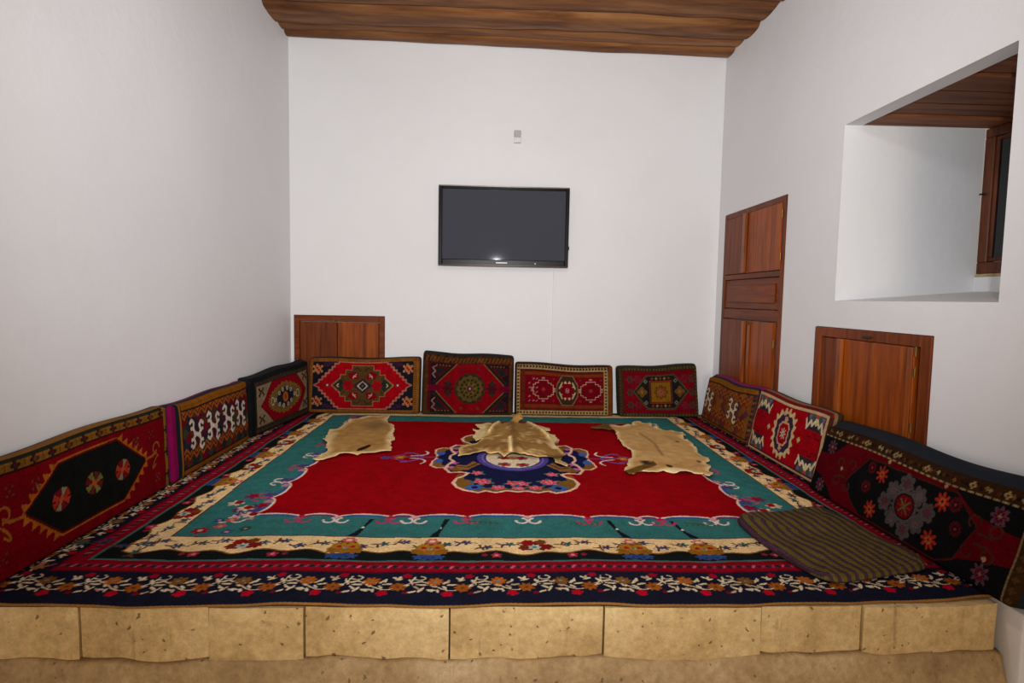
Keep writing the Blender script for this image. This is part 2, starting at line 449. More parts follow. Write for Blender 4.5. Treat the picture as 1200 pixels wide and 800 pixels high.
# plastered stub of the wall at the end of the stone face
def stub():
    bm = bmesh.new(); add_box(bm, 1.957, XR-0.001, 2.02, 2.38, ZF+0.001, -0.022, 0.012, 2)
    bmesh.ops.subdivide_edges(bm, edges=bm.edges[:], cuts=3, use_grid_fill=True)
    for v in bm.verts:
        if v.co.x < 1.99: v.co.x += 0.012*noise.noise(v.co*9)+0.006
    o = bm_obj('trim_1', bm, M_WALL, smooth=True)
    tag(o, 'white plastered wall stub beside the last sandstone block', 'wall stub', kind='structure')
stub()

# ------------------------------------------------------------------ wall cupboards
def frame_boxes(bm, a0, a1, z0, z1, w, wt, d0, d1, P):
    for b in ((a0, a0+w, z0, z1), (a1-w, a1, z0, z1), (a0+w, a1-w, z1-wt, z1)):
        add_box(bm, *P(b, d0, d1), bev=0.003)
def cup_right(name, y0, y1, ztop, label):
    t = empty(name, (XR, y0, 0)); tag(t, label, 'cupboard')
    return t, (lambda b, d0, d1: (d0, d1, b[0]-y0, b[1]-y0, b[2], b[3]))
# tall cupboard
y0, y1, _, zt = CUP_TALL
t, P = cup_right('wall_cupboard', y0, y1, zt, 'tall narrow reddish wooden wall cupboard with two door pairs and a drawer panel')
e = 0.004
bm = bmesh.new(); frame_boxes(bm, y0+e, y1-e, 0.001, zt-e, 0.055, 0.045, -0.006, 0.045, P)
bm_obj('frame', bm, M_CUPD, t)
for za, zb in ((1.302, 1.345), (0.955, 1.04)):
    box('rail', P((y0+0.06, y1-0.06, za, zb), -0.004, 0.04), M_CUPH, t, bev=0.003)
def leaf(parent, P, a0, a1, z0, z1, d0, d1, mat, name='door'):
    return box(name, P((a0, a1, z0, z1), d0, d1), mat, parent, bev=0.004)
dn = leaf(t, P, 4.435, 5.035, 1.35, 1.855, -0.012, 0.02, M_CUP)
df = leaf(t, P, 5.04, 5.48, 1.35, 1.855, -0.010, 0.02, M_CUPD)
box('batten', P((5.02, 5.075, 1.352, 1.856), -0.036, -0.0125), M_BATTEN, dn, bev=0.004)
for z in (1.45, 1.77): cyl('hinge', (-0.010, 4.428-y0, z-0.03), (-0.010, 4.428-y0, z+0.03), 0.006, M_BRASS, dn, 8)
dr = leaf(t, P, 4.44, 5.48, 1.045, 1.297, 0.006, 0.03, M_CUPH, 'drawer')
bm = bmesh.new(); add_box(bm, *P((4.50, 5.42, 1.095, 1.25), -0.006, 0.0058), bev=0.005)
bm_obj('raised_panel', bm, M_CUPH, dr)
dn2 = leaf(t, P, 4.49, 4.93, 0.03, 0.945, -0.010, 0.02, M_CUP)
df2 = leaf(t, P, 4.94, 5.48, 0.03, 0.945, -0.010, 0.02, M_CUPD)
box('batten', P((4.965, 5.01, 0.03, 0.94), -0.034, -0.0105), M_BATTEN, df2, bev=0.004)
box('edge_strip', P((4.88, 4.925, 0.03, 0.94), -0.020, -0.0105), M_BATTEN, dn2, bev=0.003)
cyl('pull_ring', (-0.012, 4.90-y0, 0.925), (-0.032, 4.90-y0, 0.925), 0.012, M_BRASS, dn2, 10)
for z in (0.30, 0.78): cyl('hinge', (-0.008, 4.475-y0, z-0.03), (-0.008, 4.475-y0, z+0.03), 0.007, M_BRASS, dn2, 8)
# low cupboard under the niche
y0, y1, _, zt = CUP_LOW
t, P = cup_right('wall_cupboard', y0, y1, zt, 'low wooden wall cupboard under the window niche with one broad orange-brown door')
bm = bmesh.new(); frame_boxes(bm, y0+e, y1-e, 0.001, zt-e, 0.075, 0.06, -0.008, 0.045, P)
bm_obj('frame', bm, M_CUPD, t)
leaf(t, P, 3.585, 3.82, 0.03, 0.885, 0.002, 0.03, M_CUPD)
box('back_panel', P((2.92, 3.58, 0.03, 0.885), 0.035, 0.045), M_CUPD, t)
H0 = 2.945-y0
bm = bmesh.new(); add_box(bm, -0.012, 0.02, 0.0, 0.632, 0.03, 0.885, 0.004)
d = bm_obj('door', bm, M_CUP, t, loc=(-0.002, H0, 0)); d.rotation_euler = (0, 0, 0)
bm = bmesh.new(); add_box(bm, -0.034, -0.0125, 0.600, 0.655, 0.03, 0.887, 0.004)
bm_obj('batten', bm, M_BATTEN, d)
bm = bmesh.new(); add_box(bm, -0.018, -0.0125, 0.006, 0.045, 0.03, 0.885, 0.003)
bm_obj('edge_strip', bm, M_BATTEN, d)
for z in (0.16, 0.47, 0.76, 0.865):
    cyl('hinge', (-0.016, H0-0.012, z-0.025), (-0.016, H0-0.012, z+0.025), 0.006, M_BRASS, t, 8)
box('catch', P((3.30, 3.37, 0.905, 0.918), -0.022, -0.0085), M_IRON, t, bev=0.003)
# cupboard in the back wall
x0, x1, _, zt = CUP_BACK
t = empty('wall_cupboard', (x0, YB, 0)); tag(t, 'small two-door brown cupboard set low into the television wall', 'cupboard')
PB = lambda b, d0, d1: (b[0]-x0, b[1]-x0, d0, d1, b[2], b[3])
bm = bmesh.new(); frame_boxes(bm, x0+e, x1-e, 0.001, zt-e, 0.05, 0.055, -0.005, 0.04, PB)
bm_obj('frame', bm, M_CUPX, t)
dl = leaf(t, PB, x0+0.058, -1.462, 0.02, zt-0.066, -0.002, 0.025, M_CUPD)
dr = leaf(t, PB, -1.456, x1-0.058, 0.02, zt-0.066, -0.014, 0.02, M_CUP)
box('batten', PB((-1.495, -1.464, 0.02, zt-0.066), -0.012, -0.0025), M_CUPD, dl, bev=0.003)
cyl('pull_ring', (-1.485-x0, -0.013, 0.848), (-1.485-x0, -0.030, 0.848), 0.012, M_BRASS, dl, 10)
box('catch', PB((-1.50, -1.43, 0.863, 0.873), -0.014, -0.0055), M_BRASS, t, bev=0.002)
for z in (0.3, 0.70): cyl('hinge', (x1-0.054-x0, -0.012, z-0.025), (x1-0.054-x0, -0.012, z+0.025), 0.005, M_IRON, dr, 8)

# ------------------------------------------------------------------ television and small wall fittings
def screen_mat():
    mt, nt, b = newmat('television_screen')
    tc = N(nt, 'ShaderNodeTexCoord')
    n1 = N(nt, 'ShaderNodeTexNoise', i_Scale=7.0, i_Detail=5.0, i_Roughness=0.7, i_Distortion=1.5)
    nt.links.new(tc.outputs['Object'], n1.inputs['Vector'])
    r = ramp(nt, n1.outputs['Fac'], [(0.60, (0.03, 0.03, 0.03, 1)), (0.75, (0.08, 0.08, 0.08, 1))])
    nt.links.new(r.outputs[0], b.inputs['Roughness'])
    b.inputs['Base Color'].default_value = lin4((66, 68, 78))
    b.inputs['Specular IOR Level'].default_value = 0.3
    return mt
M_SCREEN = screen_mat()
tvw, tvh = 1.225, 0.745
tv = empty('television', (0.108, YB-0.035, 1.395)); tag(tv, 'flat black wall-mounted television with a switched-off grey screen', 'television')
tv.rotation_euler = (math.radians(0.4), 0, 0)
bm = bmesh.new(); a = tvw/2; bz = 0.036
for b in ((-a, -a+bz, 0, tvh), (a-bz, a, 0, tvh), (-a+bz, a-bz, 0, 0.062), (-a+bz, a-bz, tvh-0.036, tvh)):
    add_box(bm, b[0], b[1], -0.045, 0.0, b[2], b[3], 0.006, 2)
bm_obj('bezel', bm, M_BEZEL, tv)
box('screen', (-a+bz-0.004, a-bz+0.004, -0.036, -0.005, 0.058, tvh-0.032), M_SCREEN, tv)
box('top_trim', (-a+0.004, a-0.004, -0.049, -0.0455, tvh-0.012, tvh-0.002), M_CHROME, tv, bev=0.001)
box('bottom_trim', (-a+0.004, a-0.004, -0.052, -0.0455, 0.002, 0.014), M_BEZEL2, tv, bev=0.002)
box('logo', (-0.07, 0.035, -0.0475, -0.0455, 0.028, 0.038), M_WHITEP, tv)
cyl('standby_light', (0.30, -0.0475, 0.03), (0.30, -0.0452, 0.03), 0.005, M_CHROME, tv, 10)
box('side_button', (a, a+0.008, -0.035, -0.015, 0.17, 0.20), M_BEZEL, tv, bev=0.002)
bm = bmesh.new(); add_box(bm, -0.42, 0.42, 0.0005, 0.02, 0.10, 0.66, 0.006)
bm_obj('back_housing', bm, M_BEZEL, tv)
box('wall_bracket', (-0.2, 0.2, 0.005, 0.034, 0.14, 0.50), M_IRON, tv)

s = empty('wall_sensor', (0.222, YB, 2.61)); tag(s, 'tiny white plastic fitting high on the wall above the television', 'wall fitting')
box('housing', (-0.032, 0.032, -0.028, 0.0, -0.058, 0.058), M_GREYP, s, bev=0.008, seg=2)
box('lower_cap', (-0.034, 0.034, -0.034, -0.029, -0.060, -0.01), M_PAINT, s, bev=0.002)
c = empty('cable_cover', (0.602, YB, 0.02)); tag(c, 'slim white painted cable cover running down the wall under the television', 'cable cover')
box('channel', (-0.013, 0.013, -0.020, 0.0, 0.0, 1.352), M_WALL, c, bev=0.001)

# ------------------------------------------------------------------ knot charts: a colour for every knot of a textile
class Chart:
    def __init__(s, x0, y0, x1, y1, res, bg):
        s.x0, s.y0, s.res = x0, y0, res
        s.nx = int(round((x1-x0)/res))+1; s.ny = int(round((y1-y0)/res))+1
        s.xs = x0+res*np.arange(s.nx); s.ys = y0+res*np.arange(s.ny)
        s.X, s.Y = np.meshgrid(s.xs, s.ys)
        s.A = np.empty((s.ny, s.nx, 3)); s.A[:] = bg
    def win(s, xa, ya, xb, yb):
        i0 = max(0, int((xa-s.x0)/s.res)-1); i1 = min(s.nx, int((xb-s.x0)/s.res)+3)
        j0 = max(0, int((ya-s.y0)/s.res)-1); j1 = min(s.ny, int((yb-s.y0)/s.res)+3)
        if i1 <= i0 or j1 <= j0: return None
        return slice(j0, j1), slice(i0, i1)
    def put(s, w, m, c):
        s.A[w][m] = c
    def rect(s, xa, ya, xb, yb, c):
        w = s.win(xa, ya, xb, yb)
        if w: s.put(w, (s.X[w] >= xa) & (s.X[w] <= xb) & (s.Y[w] >= ya) & (s.Y[w] <= yb), c)
    def poly(s, pts, c):
        p = np.asarray(pts, float)
        w = s.win(p[:, 0].min(), p[:, 1].min(), p[:, 0].max(), p[:, 1].max())
        if not w: return
        X, Y = s.X[w], s.Y[w]; ins = np.zeros(X.shape, bool)
        for (xa, ya), (xb, yb) in zip(p, np.roll(p, -1, 0)):
            if ya == yb: continue
            cond = (ya > Y) != (yb > Y)
            ins ^= cond & (X < (xb-xa)*(Y-ya)/(yb-ya)+xa)
        s.put(w, ins, c)
    def line(s, pts, wd, c, closed=False):
        p = [tuple(q) for q in pts]
        if closed: p = p+[p[0]]
        h = wd/2
        for (xa, ya), (xb, yb) in zip(p[:-1], p[1:]):
            w = s.win(min(xa, xb)-h, min(ya, yb)-h, max(xa, xb)+h, max(ya, yb)+h)
            if not w: continue
            dx, dy = xb-xa, yb-ya; L = dx*dx+dy*dy+1e-12
            t_ = np.clip(((s.X[w]-xa)*dx+(s.Y[w]-ya)*dy)/L, 0, 1)
            s.put(w, (s.X[w]-xa-t_*dx)**2+(s.Y[w]-ya-t_*dy)**2 <= h*h, c)
    def oval(s, x, y, rx, ry, c, rot=0.0):
        r = max(rx, ry); w = s.win(x-r, y-r, x+r, y+r)
        if not w: return
        dx, dy = s.X[w]-x, s.Y[w]-y; ca, sa = math.cos(rot), math.sin(rot)
        s.put(w, ((dx*ca+dy*sa)/rx)**2+((-dx*sa+dy*ca)/ry)**2 <= 1, c)
    def star(s, x, y, r, n, c, inner=0.45, rot=0.0, sy=1.0):
        w = s.win(x-r, y-r*sy, x+r, y+r*sy)
        if not w: return
        dx, dy = s.X[w]-x, (s.Y[w]-y)/sy
        th = np.arctan2(dy, dx)-rot; rr = np.hypot(dx, dy)
        lim = r*(inner+(1-inner)*np.abs(np.cos(n*th/2)))
        s.put(w, rr <= lim, c)
    def rose(s, x, y, r, cols, sy=1.0, n=6, rot=0.3):
        for k, c in enumerate(cols):
            s.star(x, y, r*(1-k/len(cols)), n, c, 0.66, rot+0.5*k, sy)
    def leaf(s, x, y, l, wd, ang, c):
        s.oval(x+math.cos(ang)*l/2, y+math.sin(ang)*l/2, l/2, wd/2, c, ang)
    def bits(s, x, y, cell, rows, pal, cy=None, fx=False, fy=False):
        cy = cy or cell
        rows = rows[::-1] if not fy else rows
        H_ = len(rows); W_ = max(len(r) for r in rows)
        for j, r in enumerate(rows):
            r = r.ljust(W_, '.')
            if fx: r = r[::-1]
            for i, ch in enumerate(r):
                if ch in pal:
                    xa = x+(i-W_/2)*cell; ya = y+(j-H_/2)*cy
                    s.rect(xa, ya, xa+cell, ya+cy, pal[ch])
    def grain(s, seed, amt=0.10, bands=0.07):
        r = np.random.RandomState(seed)
        s.A *= 1+amt*(r.rand(s.ny, s.nx, 1)-0.5)*2
        b = np.cumsum(r.randn(s.ny))*0.12; b -= np.linspace(b[0], b[-1], s.ny)
        s.A *= 1+bands*np.tanh(b)[:, None, None]
        s.A *= 1+bands*0.5*np.tanh(np.interp(np.arange(s.nx), np.linspace(0, s.nx, 40), r.randn(40)))[None, :, None]
        np.clip(s.A, 0, 255, out=s.A)
    def lookup(s, x, y):
        i = np.clip(np.rint((x-s.x0)/s.res).astype(int), 0, s.nx-1); j = np.clip(np.rint((y-s.y0)/s.res).astype(int), 0, s.ny-1)
        return s.A[j, i]
def grid_obj(name, P, colors, mat, parent=None, mask=None):
    """P: (ny, nx, 3) points, colors (ny, nx, 3) in sRGB 0..255"""
    ny, nx = P.shape[:2]
    idx = np.arange(ny*nx).reshape(ny, nx)
    q = np.stack([idx[:-1, :-1], idx[:-1, 1:], idx[1:, 1:], idx[1:, :-1]], -1).reshape(-1, 4)
    me = bpy.data.meshes.new(name)
    me.vertices.add(ny*nx); me.vertices.foreach_set('co', P.reshape(-1).astype(np.float32))
    me.loops.add(q.size); me.loops.foreach_set('vertex_index', q.reshape(-1).astype(np.int32))
    me.polygons.add(len(q)); me.polygons.foreach_set('loop_start', np.arange(0, q.size, 4, dtype=np.int32))
    me.polygons.foreach_set('use_smooth', np.ones(len(q), bool))
    me.update(calc_edges=True)
    set_knots(me, colors.reshape(-1, 3))
    me.materials.append(mat)
    o = bpy.data.objects.new(name, me); COL.objects.link(o)
    if parent: o.parent = parent
    return o
def set_knots(me, rgb):
    at = me.attributes.new('knot', 'FLOAT_COLOR', 'POINT')
    L = np.ones((len(rgb), 4), np.float32); L[:, :3] = lin(rgb)
    at.data.foreach_set('color', L.reshape(-1))

RED = (140, 3, 13); DRED = (112, 6, 18); NAVY = (25, 26, 42); BLACK = (22, 20, 22); TEAL = (50, 107, 104)
CREAM = (232, 196, 140); IVORY = (222, 200, 164); GOLD = (158, 104, 30); OCHRE = (132, 84, 26); OLIVE = (92, 80, 44)
PURP = (84, 58, 112); BLUE = (44, 64, 122); PINK = (206, 74, 92); CRIM = (142, 8, 30); ORANGE = (176, 92, 26)
BROWN = (92, 52, 22); GREEN = (34, 58, 46); MAG = (122, 14, 70); DKGR = (30, 38, 34); BLUSH = (218, 160, 140)

# ------------------------------------------------------------------ the big rug
RX0, RX1, RY0, RY1 = -1.885, 2.165, 2.075, 5.665
CX, CY = 0.115, 4.05
def rug_chart():
    c = Chart(RX0, RY0, RX1, RY1, 0.004, RED)
    rs = random.Random(11)
    OYF, OYB = RY0+0.005, 6.02
    IL, IR, KS = CX-1.545, CX+1.545, 1.2          # inner edge of the side borders; they are woven a little narrower
    def tin(d): return 0.58+np.where(d < 0, d*KS, d)
    TS = np.minimum(tin(c.X-IL), tin(IR-c.X)); TF = np.minimum(c.Y-OYF, OYB-c.Y)
    T = np.minimum(TS, TF)
    wob = 0.004*np.sin(c.X*9)+0.003*np.sin(c.Y*13+1)
    Tw = T+wob
    A = c.A
    A[Tw < 0.82] = TEAL
    A[Tw < 0.583] = (96, 34, 30)
    A[Tw < 0.575] = CREAM
    # wavy edge between cream and black ground
    S = np.where(TS < TF, c.Y-CY, c.X-CX-0.085)
    wave = 0.415+0.026*np.abs(np.sin(S*math.pi/0.43))+0.012*np.sin(S*31)
    A[Tw < wave] = OCHRE
    A[Tw < wave-0.010] = (20, 24, 24)
    A[Tw < 0.348] = (60, 104, 98)
    A[Tw < 0.334] = CRIM
    A[Tw < 0.326] = (128, 6, 24)
    A[(Tw < 0.308)] = CRIM
    A[Tw < 0.243] = (104, 6, 26)
    A[Tw < 0.232] = NAVY
    # along the edges: (s, t) -> room
    def front(s, t): return (CX+s, OYF+t)
    def off(t): return (t-0.58)/(KS if t < 0.58 else 1.0)
    def left(s, t): return (IL+off(t), CY+s)
    def right(s, t): return (IR-off(t), CY-s)
    def back(s, t): return (CX-s, OYB-t)
    for F, lo, hi, sc in ((left, -1.60, 1.6, 1), (right, -1.6, 1.60, 1), (front, -1.93, 1.93, 0)):
        def pl(pts): return [F(*p) for p in pts]
        # minor crimson guard: green lozenges and pink ticks
        n = int((hi-lo)/0.042)
        for i in range(n):
            s = lo+0.21*0+0.042*i
            c.poly(pl([(s-.002, 0.285), (s+0.011, 0.302), (s+0.024, 0.285), (s+0.011, 0.266)]), (22, 42, 36))
            c.line(pl([(s+0.028, 0.276), (s+0.037, 0.294)]), 0.010, (150, 52, 92) if i % 3 else (196, 92, 120))
        # main navy vine border
        per = 0.245; n = int((hi-lo)/per)+2
        for i in range(n):
            s = lo-0.1+per*i
            if s > hi: break
            j = lambda a: a*(rs.random()-0.5)
            # vine
            v = [(s-0.095+0.245*q/10, 0.125+0.035*math.sin(2*math.pi*(q/10+0.1))) for q in range(11)]
            c.line(pl(v), 0.006, IVORY)
            for (ls, lt, ll, an) in ((0.03, 0.14, 0.035, 0.9), (0.045, 0.13, 0.038, 0.2), (0.03, 0.125, 0.03, -0.9), (0.02, 0.14, 0.03, 2.3), (0.05, 0.15, 0.03, 1.4),
                                     (0.165, 0.15, 0.04, 0.5), (0.17, 0.135, 0.045, 0.0), (0.165, 0.125, 0.04, -0.8), (0.155, 0.145, 0.036, 2.0), (0.15, 0.13, 0.035, 3.5),
                                     (0.205, 0.15, 0.034, 0.3), (0.10, 0.175, 0.03, 2.4), (0.09, 0.165, 0.032, 0.5), (0.10, 0.17, 0.03, 1.4),
                                     (0.20, 0.105, 0.03, -2.0), (0.225, 0.10, 0.032, -0.3), (0.18, 0.085, 0.032, 3.6), (-0.03, 0.10, 0.032, -0.6), (-0.05, 0.09, 0.03, 1.2), (0.005, 0.115, 0.03, 2.4), (0.012, 0.10, 0.028, -1.3)):
                a0 = pl([(s+ls+j(.006), lt+j(.006)), (s+ls+math.cos(an)*ll, lt+math.sin(an)*ll)])
                mid = ((a0[0][0]+a0[1][0])/2, (a0[0][1]+a0[1][1])/2)
                ang = math.atan2(a0[1][1]-a0[0][1], a0[1][0]-a0[0][0])
                c.oval(mid[0], mid[1], ll/2, 0.0058, IVORY if rs.random() > 0.15 else (190, 160, 130), ang)
            ring = [(s+0.182+0.022*math.cos(q*0.5+2.6), 0.190+0.016*math.sin(q*0.5+2.6)) for q in range(11)]
            c.line(pl(ring), 0.006, IVORY)
            c.line(pl([(s+0.16, 0.135), (s+0.155, 0.16), (s+0.162, 0.195)]), 0.006, IVORY)
            x, y = F(s, 0.160); c.star(x, y, 0.034, 8, ORANGE if rs.random() > 0.3 else (124, 80, 30), 0.6, rs.random())
            c.oval(x, y, 0.008, 0.008, (120, 120, 110))
            x, y = F(s+0.107, 0.112); c.star(x, y, 0.034, 8, (158, 84, 24), 0.6, rs.random())
            c.oval(x, y, 0.008, 0.008, (110, 60, 30))
            x, y = F(s+0.052, 0.066); c.star(x, y, 0.023, 5, (176, 10, 34), 0.7, rs.random())
            x, y = F(s+0.130, 0.206); c.star(x, y, 0.019, 5, (160, 10, 34), 0.7, rs.random())
            x, y = F(s+0.140, 0.07); c.star(x, y, 0.011, 5, (120, 12, 30), 0.7)
        # cream ground: sprigs, palmettes, red blossoms
        if sc == 0: pals = [(-0.735, 1), (-0.365, 1), (0.535, 1), (0.855, 1)]; reds = [-1.185, 0.095, 1.32]
        else: pals = [(-0.6, 0), (0.0, 0), (0.65, 0), (1.15, 0)]; reds = [-1.1, -0.3, 0.33]
        if F is right: pals = [(-p, q) for p, q in pals]; reds = [-p for p in reds]
        s = lo
        k = 0
        while s < hi:
            t0 = 0.50+0.03*math.sin(k*2.1)
            c.line(pl([(s, t0), (s+0.05, t0+0.012), (s+0.10, t0-0.004)]), 0.005, (110, 60, 40))
            x, y = F(s+0.05, t0+0.005); c.star(x, y, 0.026, 5, (58, 58, 92) if k % 3 else (44, 84, 84), 0.3, k*1.3)
            for an in (0.6, 2.4, 4.1):
                a0 = pl([(s+0.02, t0), (s+0.02+0.03*math.cos(an+k), t0+0.03*math.sin(an+k))])
                c.line(a0, 0.010, (70, 56, 84) if (k+int(an)) % 2 else (92, 60, 44))
            s += 0.078+0.02*rs.random(); k += 1
        for rsx in reds:
            for (ds, dt, r, col) in ((0, 0.495, 0.055, (128, 20, 22)), (-0.045, 0.47, 0.03, (110, 40, 24)), (0.05, 0.48, 0.035, (120, 24, 22)), (-0.03, 0.52, 0.03, (140, 24, 24)), (0.03, 0.53, 0.028, (120, 60, 26))):
                x, y = F(rsx+ds, dt); c.star(x, y, r, 6, col, 0.7, ds*20)
            x, y = F(rsx, 0.475); c.star(x, y, 0.03, 7, (190, 190, 176), 0.5); c.oval(x, y, 0.012, 0.012, (70, 120, 110))
            for ds in (-0.17, 0.16):
                x, y = F(rsx+ds, 0.395); c.star(x, y, 0.026, 5, (168, 40, 62), 0.55, 0.4); c.oval(x, y, 0.009, 0.009, (210, 120, 130))
                x, y = F(rsx+ds*1.3, 0.40); c.star(x, y, 0.016, 5, (140, 30, 50), 0.55)
        for ps, stalk in pals:
            for (ds, dt, r, col) in ((0, 0.385, 0.042, (44, 66, 120)), (-0.045, 0.38, 0.026, (48, 72, 130)), (0.045, 0.38, 0.026, (48, 72, 130))):
                x, y = F(ps+ds, dt); c.star(x, y, r, 5, col, 0.4, 0.3)
            for (ds, dt, r, col) in ((0, 0.475, 0.060, (110, 72, 22)), (-0.042, 0.44, 0.040, (140, 90, 24)), (0.042, 0.44, 0.040, (140, 90, 24)), (-0.03, 0.48, 0.035, (168, 112, 30)), (0.03, 0.48, 0.035, (168, 112, 30)), (0, 0.43, 0.03, (150, 98, 26))):
                x, y = F(ps+ds, dt); c.star(x, y, r, 7, col, 0.75, 0.2)
            for ds in (-0.03, 0.03):
                x, y = F(ps+ds, 0.472); c.oval(x, y, 0.013, 0.013, (160, 24, 26))
            x, y = F(ps, 0.46); c.oval(x, y, 0.011, 0.011, (150, 150, 130)); c.oval(x, y, 0.005, 0.005, (60, 60, 60))
            x, y = F(ps, 0.54); c.star(x, y, 0.032, 6, (196, 92, 92), 0.7); c.oval(x, y, 0.014, 0.012, CREAM)
            if stalk:
                d = 0.03 if ps < 0 else -0.03
                c.poly(pl([(ps-0.022, 0.585), (ps+0.022, 0.585), (ps+0.007+d, 0.68), (ps+0.012+d*1.6, 0.80), (ps-0.012+d*1.6, 0.80), (ps-0.007+d, 0.68)]), (20, 26, 34))
                x, y = F(ps+d*0.9, 0.69); c.oval(x, y, 0.006, 0.01, IVORY)
                for an in (0.5, 1.2, 1.9, 2.6):
                    x, y = F(ps+d*1.6+0.03*math.cos(an), 0.805+0.03*math.sin(an)); c.oval(x, y, 0.013, 0.013, (90, 104, 70) if an < 2 else (52, 92, 110))
        # scalloped edge of the red field
        base = 0.815
        if sc == 0: cusps = [-1.36, -1.04, -0.86, -0.60, -0.48, -0.22, 0.085, 0.39, 0.65, 0.76, 1.03, 1.20, 1.40]
        else: cusps = [-1.10, -0.86, -0.60, -0.30, 0.0, 0.30, 0.60, 0.86, 1.10, 1.3]
        for a, b in zip(cusps[:-1], cusps[1:]):
            m_ = (a+b)/2; hw = (b-a)/2; hgt = 0.062 if sc == 0 else 0.075
            arc = [(m_-hw*math.cos(math.pi*q/12), base-0.012+hgt*math.sin(math.pi*q/12)**0.6) for q in range(13)]
            c.poly(pl(arc), TEAL)
            inner = [(m_-hw*0.82*math.cos(math.pi*q/12), base-0.02+(hgt-0.012)*math.sin(math.pi*q/12)**0.6) for q in range(1, 12)]
            c.line(pl(inner), 0.020, (60, 76, 136) if hw > 0.1 else (104, 44, 96))
            c.line(pl(arc[1:-1]), 0.014, (220, 190, 172))
        for i, a in enumerate(cusps):
            for sg in (-1, 1):
                curl = [(a+sg*(0.032+0.028*math.cos(q*0.55)), base-0.035+0.032*math.sin(q*0.55+3.1)) for q in range(9)]
                c.line(pl(curl), 0.013, (218, 196, 184) if i % 2 == 0 else (176, 50, 90))
            x, y = F(a, base+0.012); c.star(x, y, 0.022, 5, (170, 24, 60) if i % 2 else (214, 150, 150), 0.5, i)
            if sc: 
                x, y = F(a+0.04, base+0.0); c.star(x, y, 0.04, 6, (72, 62, 110), 0.5, i)
                x, y = F(a-0.06, base+0.03); c.star(x, y, 0.03, 6, (176, 120, 124), 0.5, i)
        if sc == 0:
            for a, sg in ((-0.16, 1), (0.34, -1), (0.92, 1)):
                c.line(pl([(a-0.06, 0.78), (a+0.11*sg, 0.745)]), 0.005, (64, 74, 40))
                for q in range(6):
                    s0 = a-0.04+0.026*q
                    c.line(pl([(s0, 0.755), (s0-0.012, 0.775)]), 0.006, (64, 74, 40)); c.line(pl([(s0, 0.755), (s0-0.012, 0.738)]), 0.006, (64, 74, 40))
    # corners of the teal band
    for sx in (-1, 1):
        for (dx, dy, r, col) in ((-1.46, 2.73, 0.045, (140, 20, 40)), (-1.39, 2.78, 0.030, (196, 90, 80)), (-1.37, 2.86, 0.032, (190, 70, 70)), (-1.33, 2.71, 0.03, (60, 66, 120)), (-1.26, 2.75, 0.03, (40, 60, 60)), (-1.43, 2.86, 0.03, (52, 62, 120)), (-1.36, 2.94, 0.028, (60, 60, 110))):
            x = CX+sx*abs(dx+0.01); c.star(x, dy, r, 6, col, 0.5, dx*9); c.oval(x, dy, r*0.3, r*0.3, (200, 150, 120))
        # stepped corner of the red field
        for k, (dx, dy) in enumerate(((1.30, 2.93), (1.38, 3.00), (1.44, 3.10), (1.40, 3.20), (1.36, 3.02), (1.30, 3.06))):
            x = CX+sx*dx; c.star(x, dy, 0.045, 6, (206, 178, 150) if k % 2 == 0 else (96, 40, 80), 0.45, k)
            c.oval(x-sx*0.012, dy+0.012, 0.024, 0.026, (140, 16, 24))
    # medallion
    MX, MY = 0.165, 4.02
    q = [(0, -.72), (.06, -.70), (.12, -.73), (.18, -.70), (.22, -.735), (.30, -.69), (.35, -.63), (.375, -.55), (.36, -.47), (.31, -.41), (.295, -.36), (.34, -.34), (.41, -.35), (.445, -.27), (.43, -.18), (.40, -.10), (.43, -.04)]
    half = q+[(x, -y) for x, y in q[::-1]]
    ring = [(MX+x, MY+y) for x, y in half]+[(MX-x, MY+y) for x, y in half[::-1]]
    # wings and pendants
    for sx in (-1, 1):
        wq = [(.42, -.24), (.50, -.26), (.545, -.20), (.54, -.10), (.52, -.04), (.52, .04), (.54, .10), (.545, .20), (.50, .26), (.42, .24)]
        wp = [(MX+sx*x, MY+y) for x, y in wq]
        c.poly(wp, (128, 84, 34)); c.line(wp, 0.014, (222, 178, 150), True)
        c.poly([(MX+sx*x, MY+y) for x, y in ((.40, -.22), (.47, -.2), (.49, -.06), (.53, 0), (.49, .06), (.47, .2), (.40, .22))], (24, 26, 66))
        c.oval(MX+sx*.50, MY-.10, .028, .05, (60, 94, 160)); c.oval(MX+sx*.50, MY+.10, .028, .05, (60, 94, 160))
        c.line([(MX+sx*.52, MY), (MX+sx*.64, MY), (MX+sx*.72, MY+.01)], 0.020, (72, 66, 130))
        for sy in (-1, 1):
            c.line([(MX+sx*(.62+.012*k), MY+sy*(.015+.022*k-.0012*k*k)) for k in range(12)], 0.016, (100, 80, 140))
            c.line([(MX+sx*(.70-.11*math.sin(k*.32)), MY+sy*(.03+.14*(1-math.cos(k*.26))*0.75)) for k in range(8)], 0.012, (220, 196, 190))
            c.line([(MX+sx*(.72+.012*k), MY+sy*(.10-.008*k)) for k in range(10)], 0.014, (126, 60, 120))
        c.star(MX+sx*.77, MY, .05, 6, (150, 90, 40), .6); c.oval(MX+sx*.77, MY, .018, .03, (190, 120, 60))
        c.star(MX+sx*.87, MY-.01, .04, 6, (60, 72, 140), .5)
    c.poly(ring, (24, 26, 60))
    for x, y, rx, ry in ((.31, .58, .06, .09), (.20, .68, .09, .03), (.34, .46, .03, .08), (.05, .69, .09, .025), (.37, .27, .05, .05)):
        for sx in (-1, 1):
            for sy in (-1, 1): c.oval(MX+sx*x, MY+sy*y, rx, ry, (118, 82, 32))
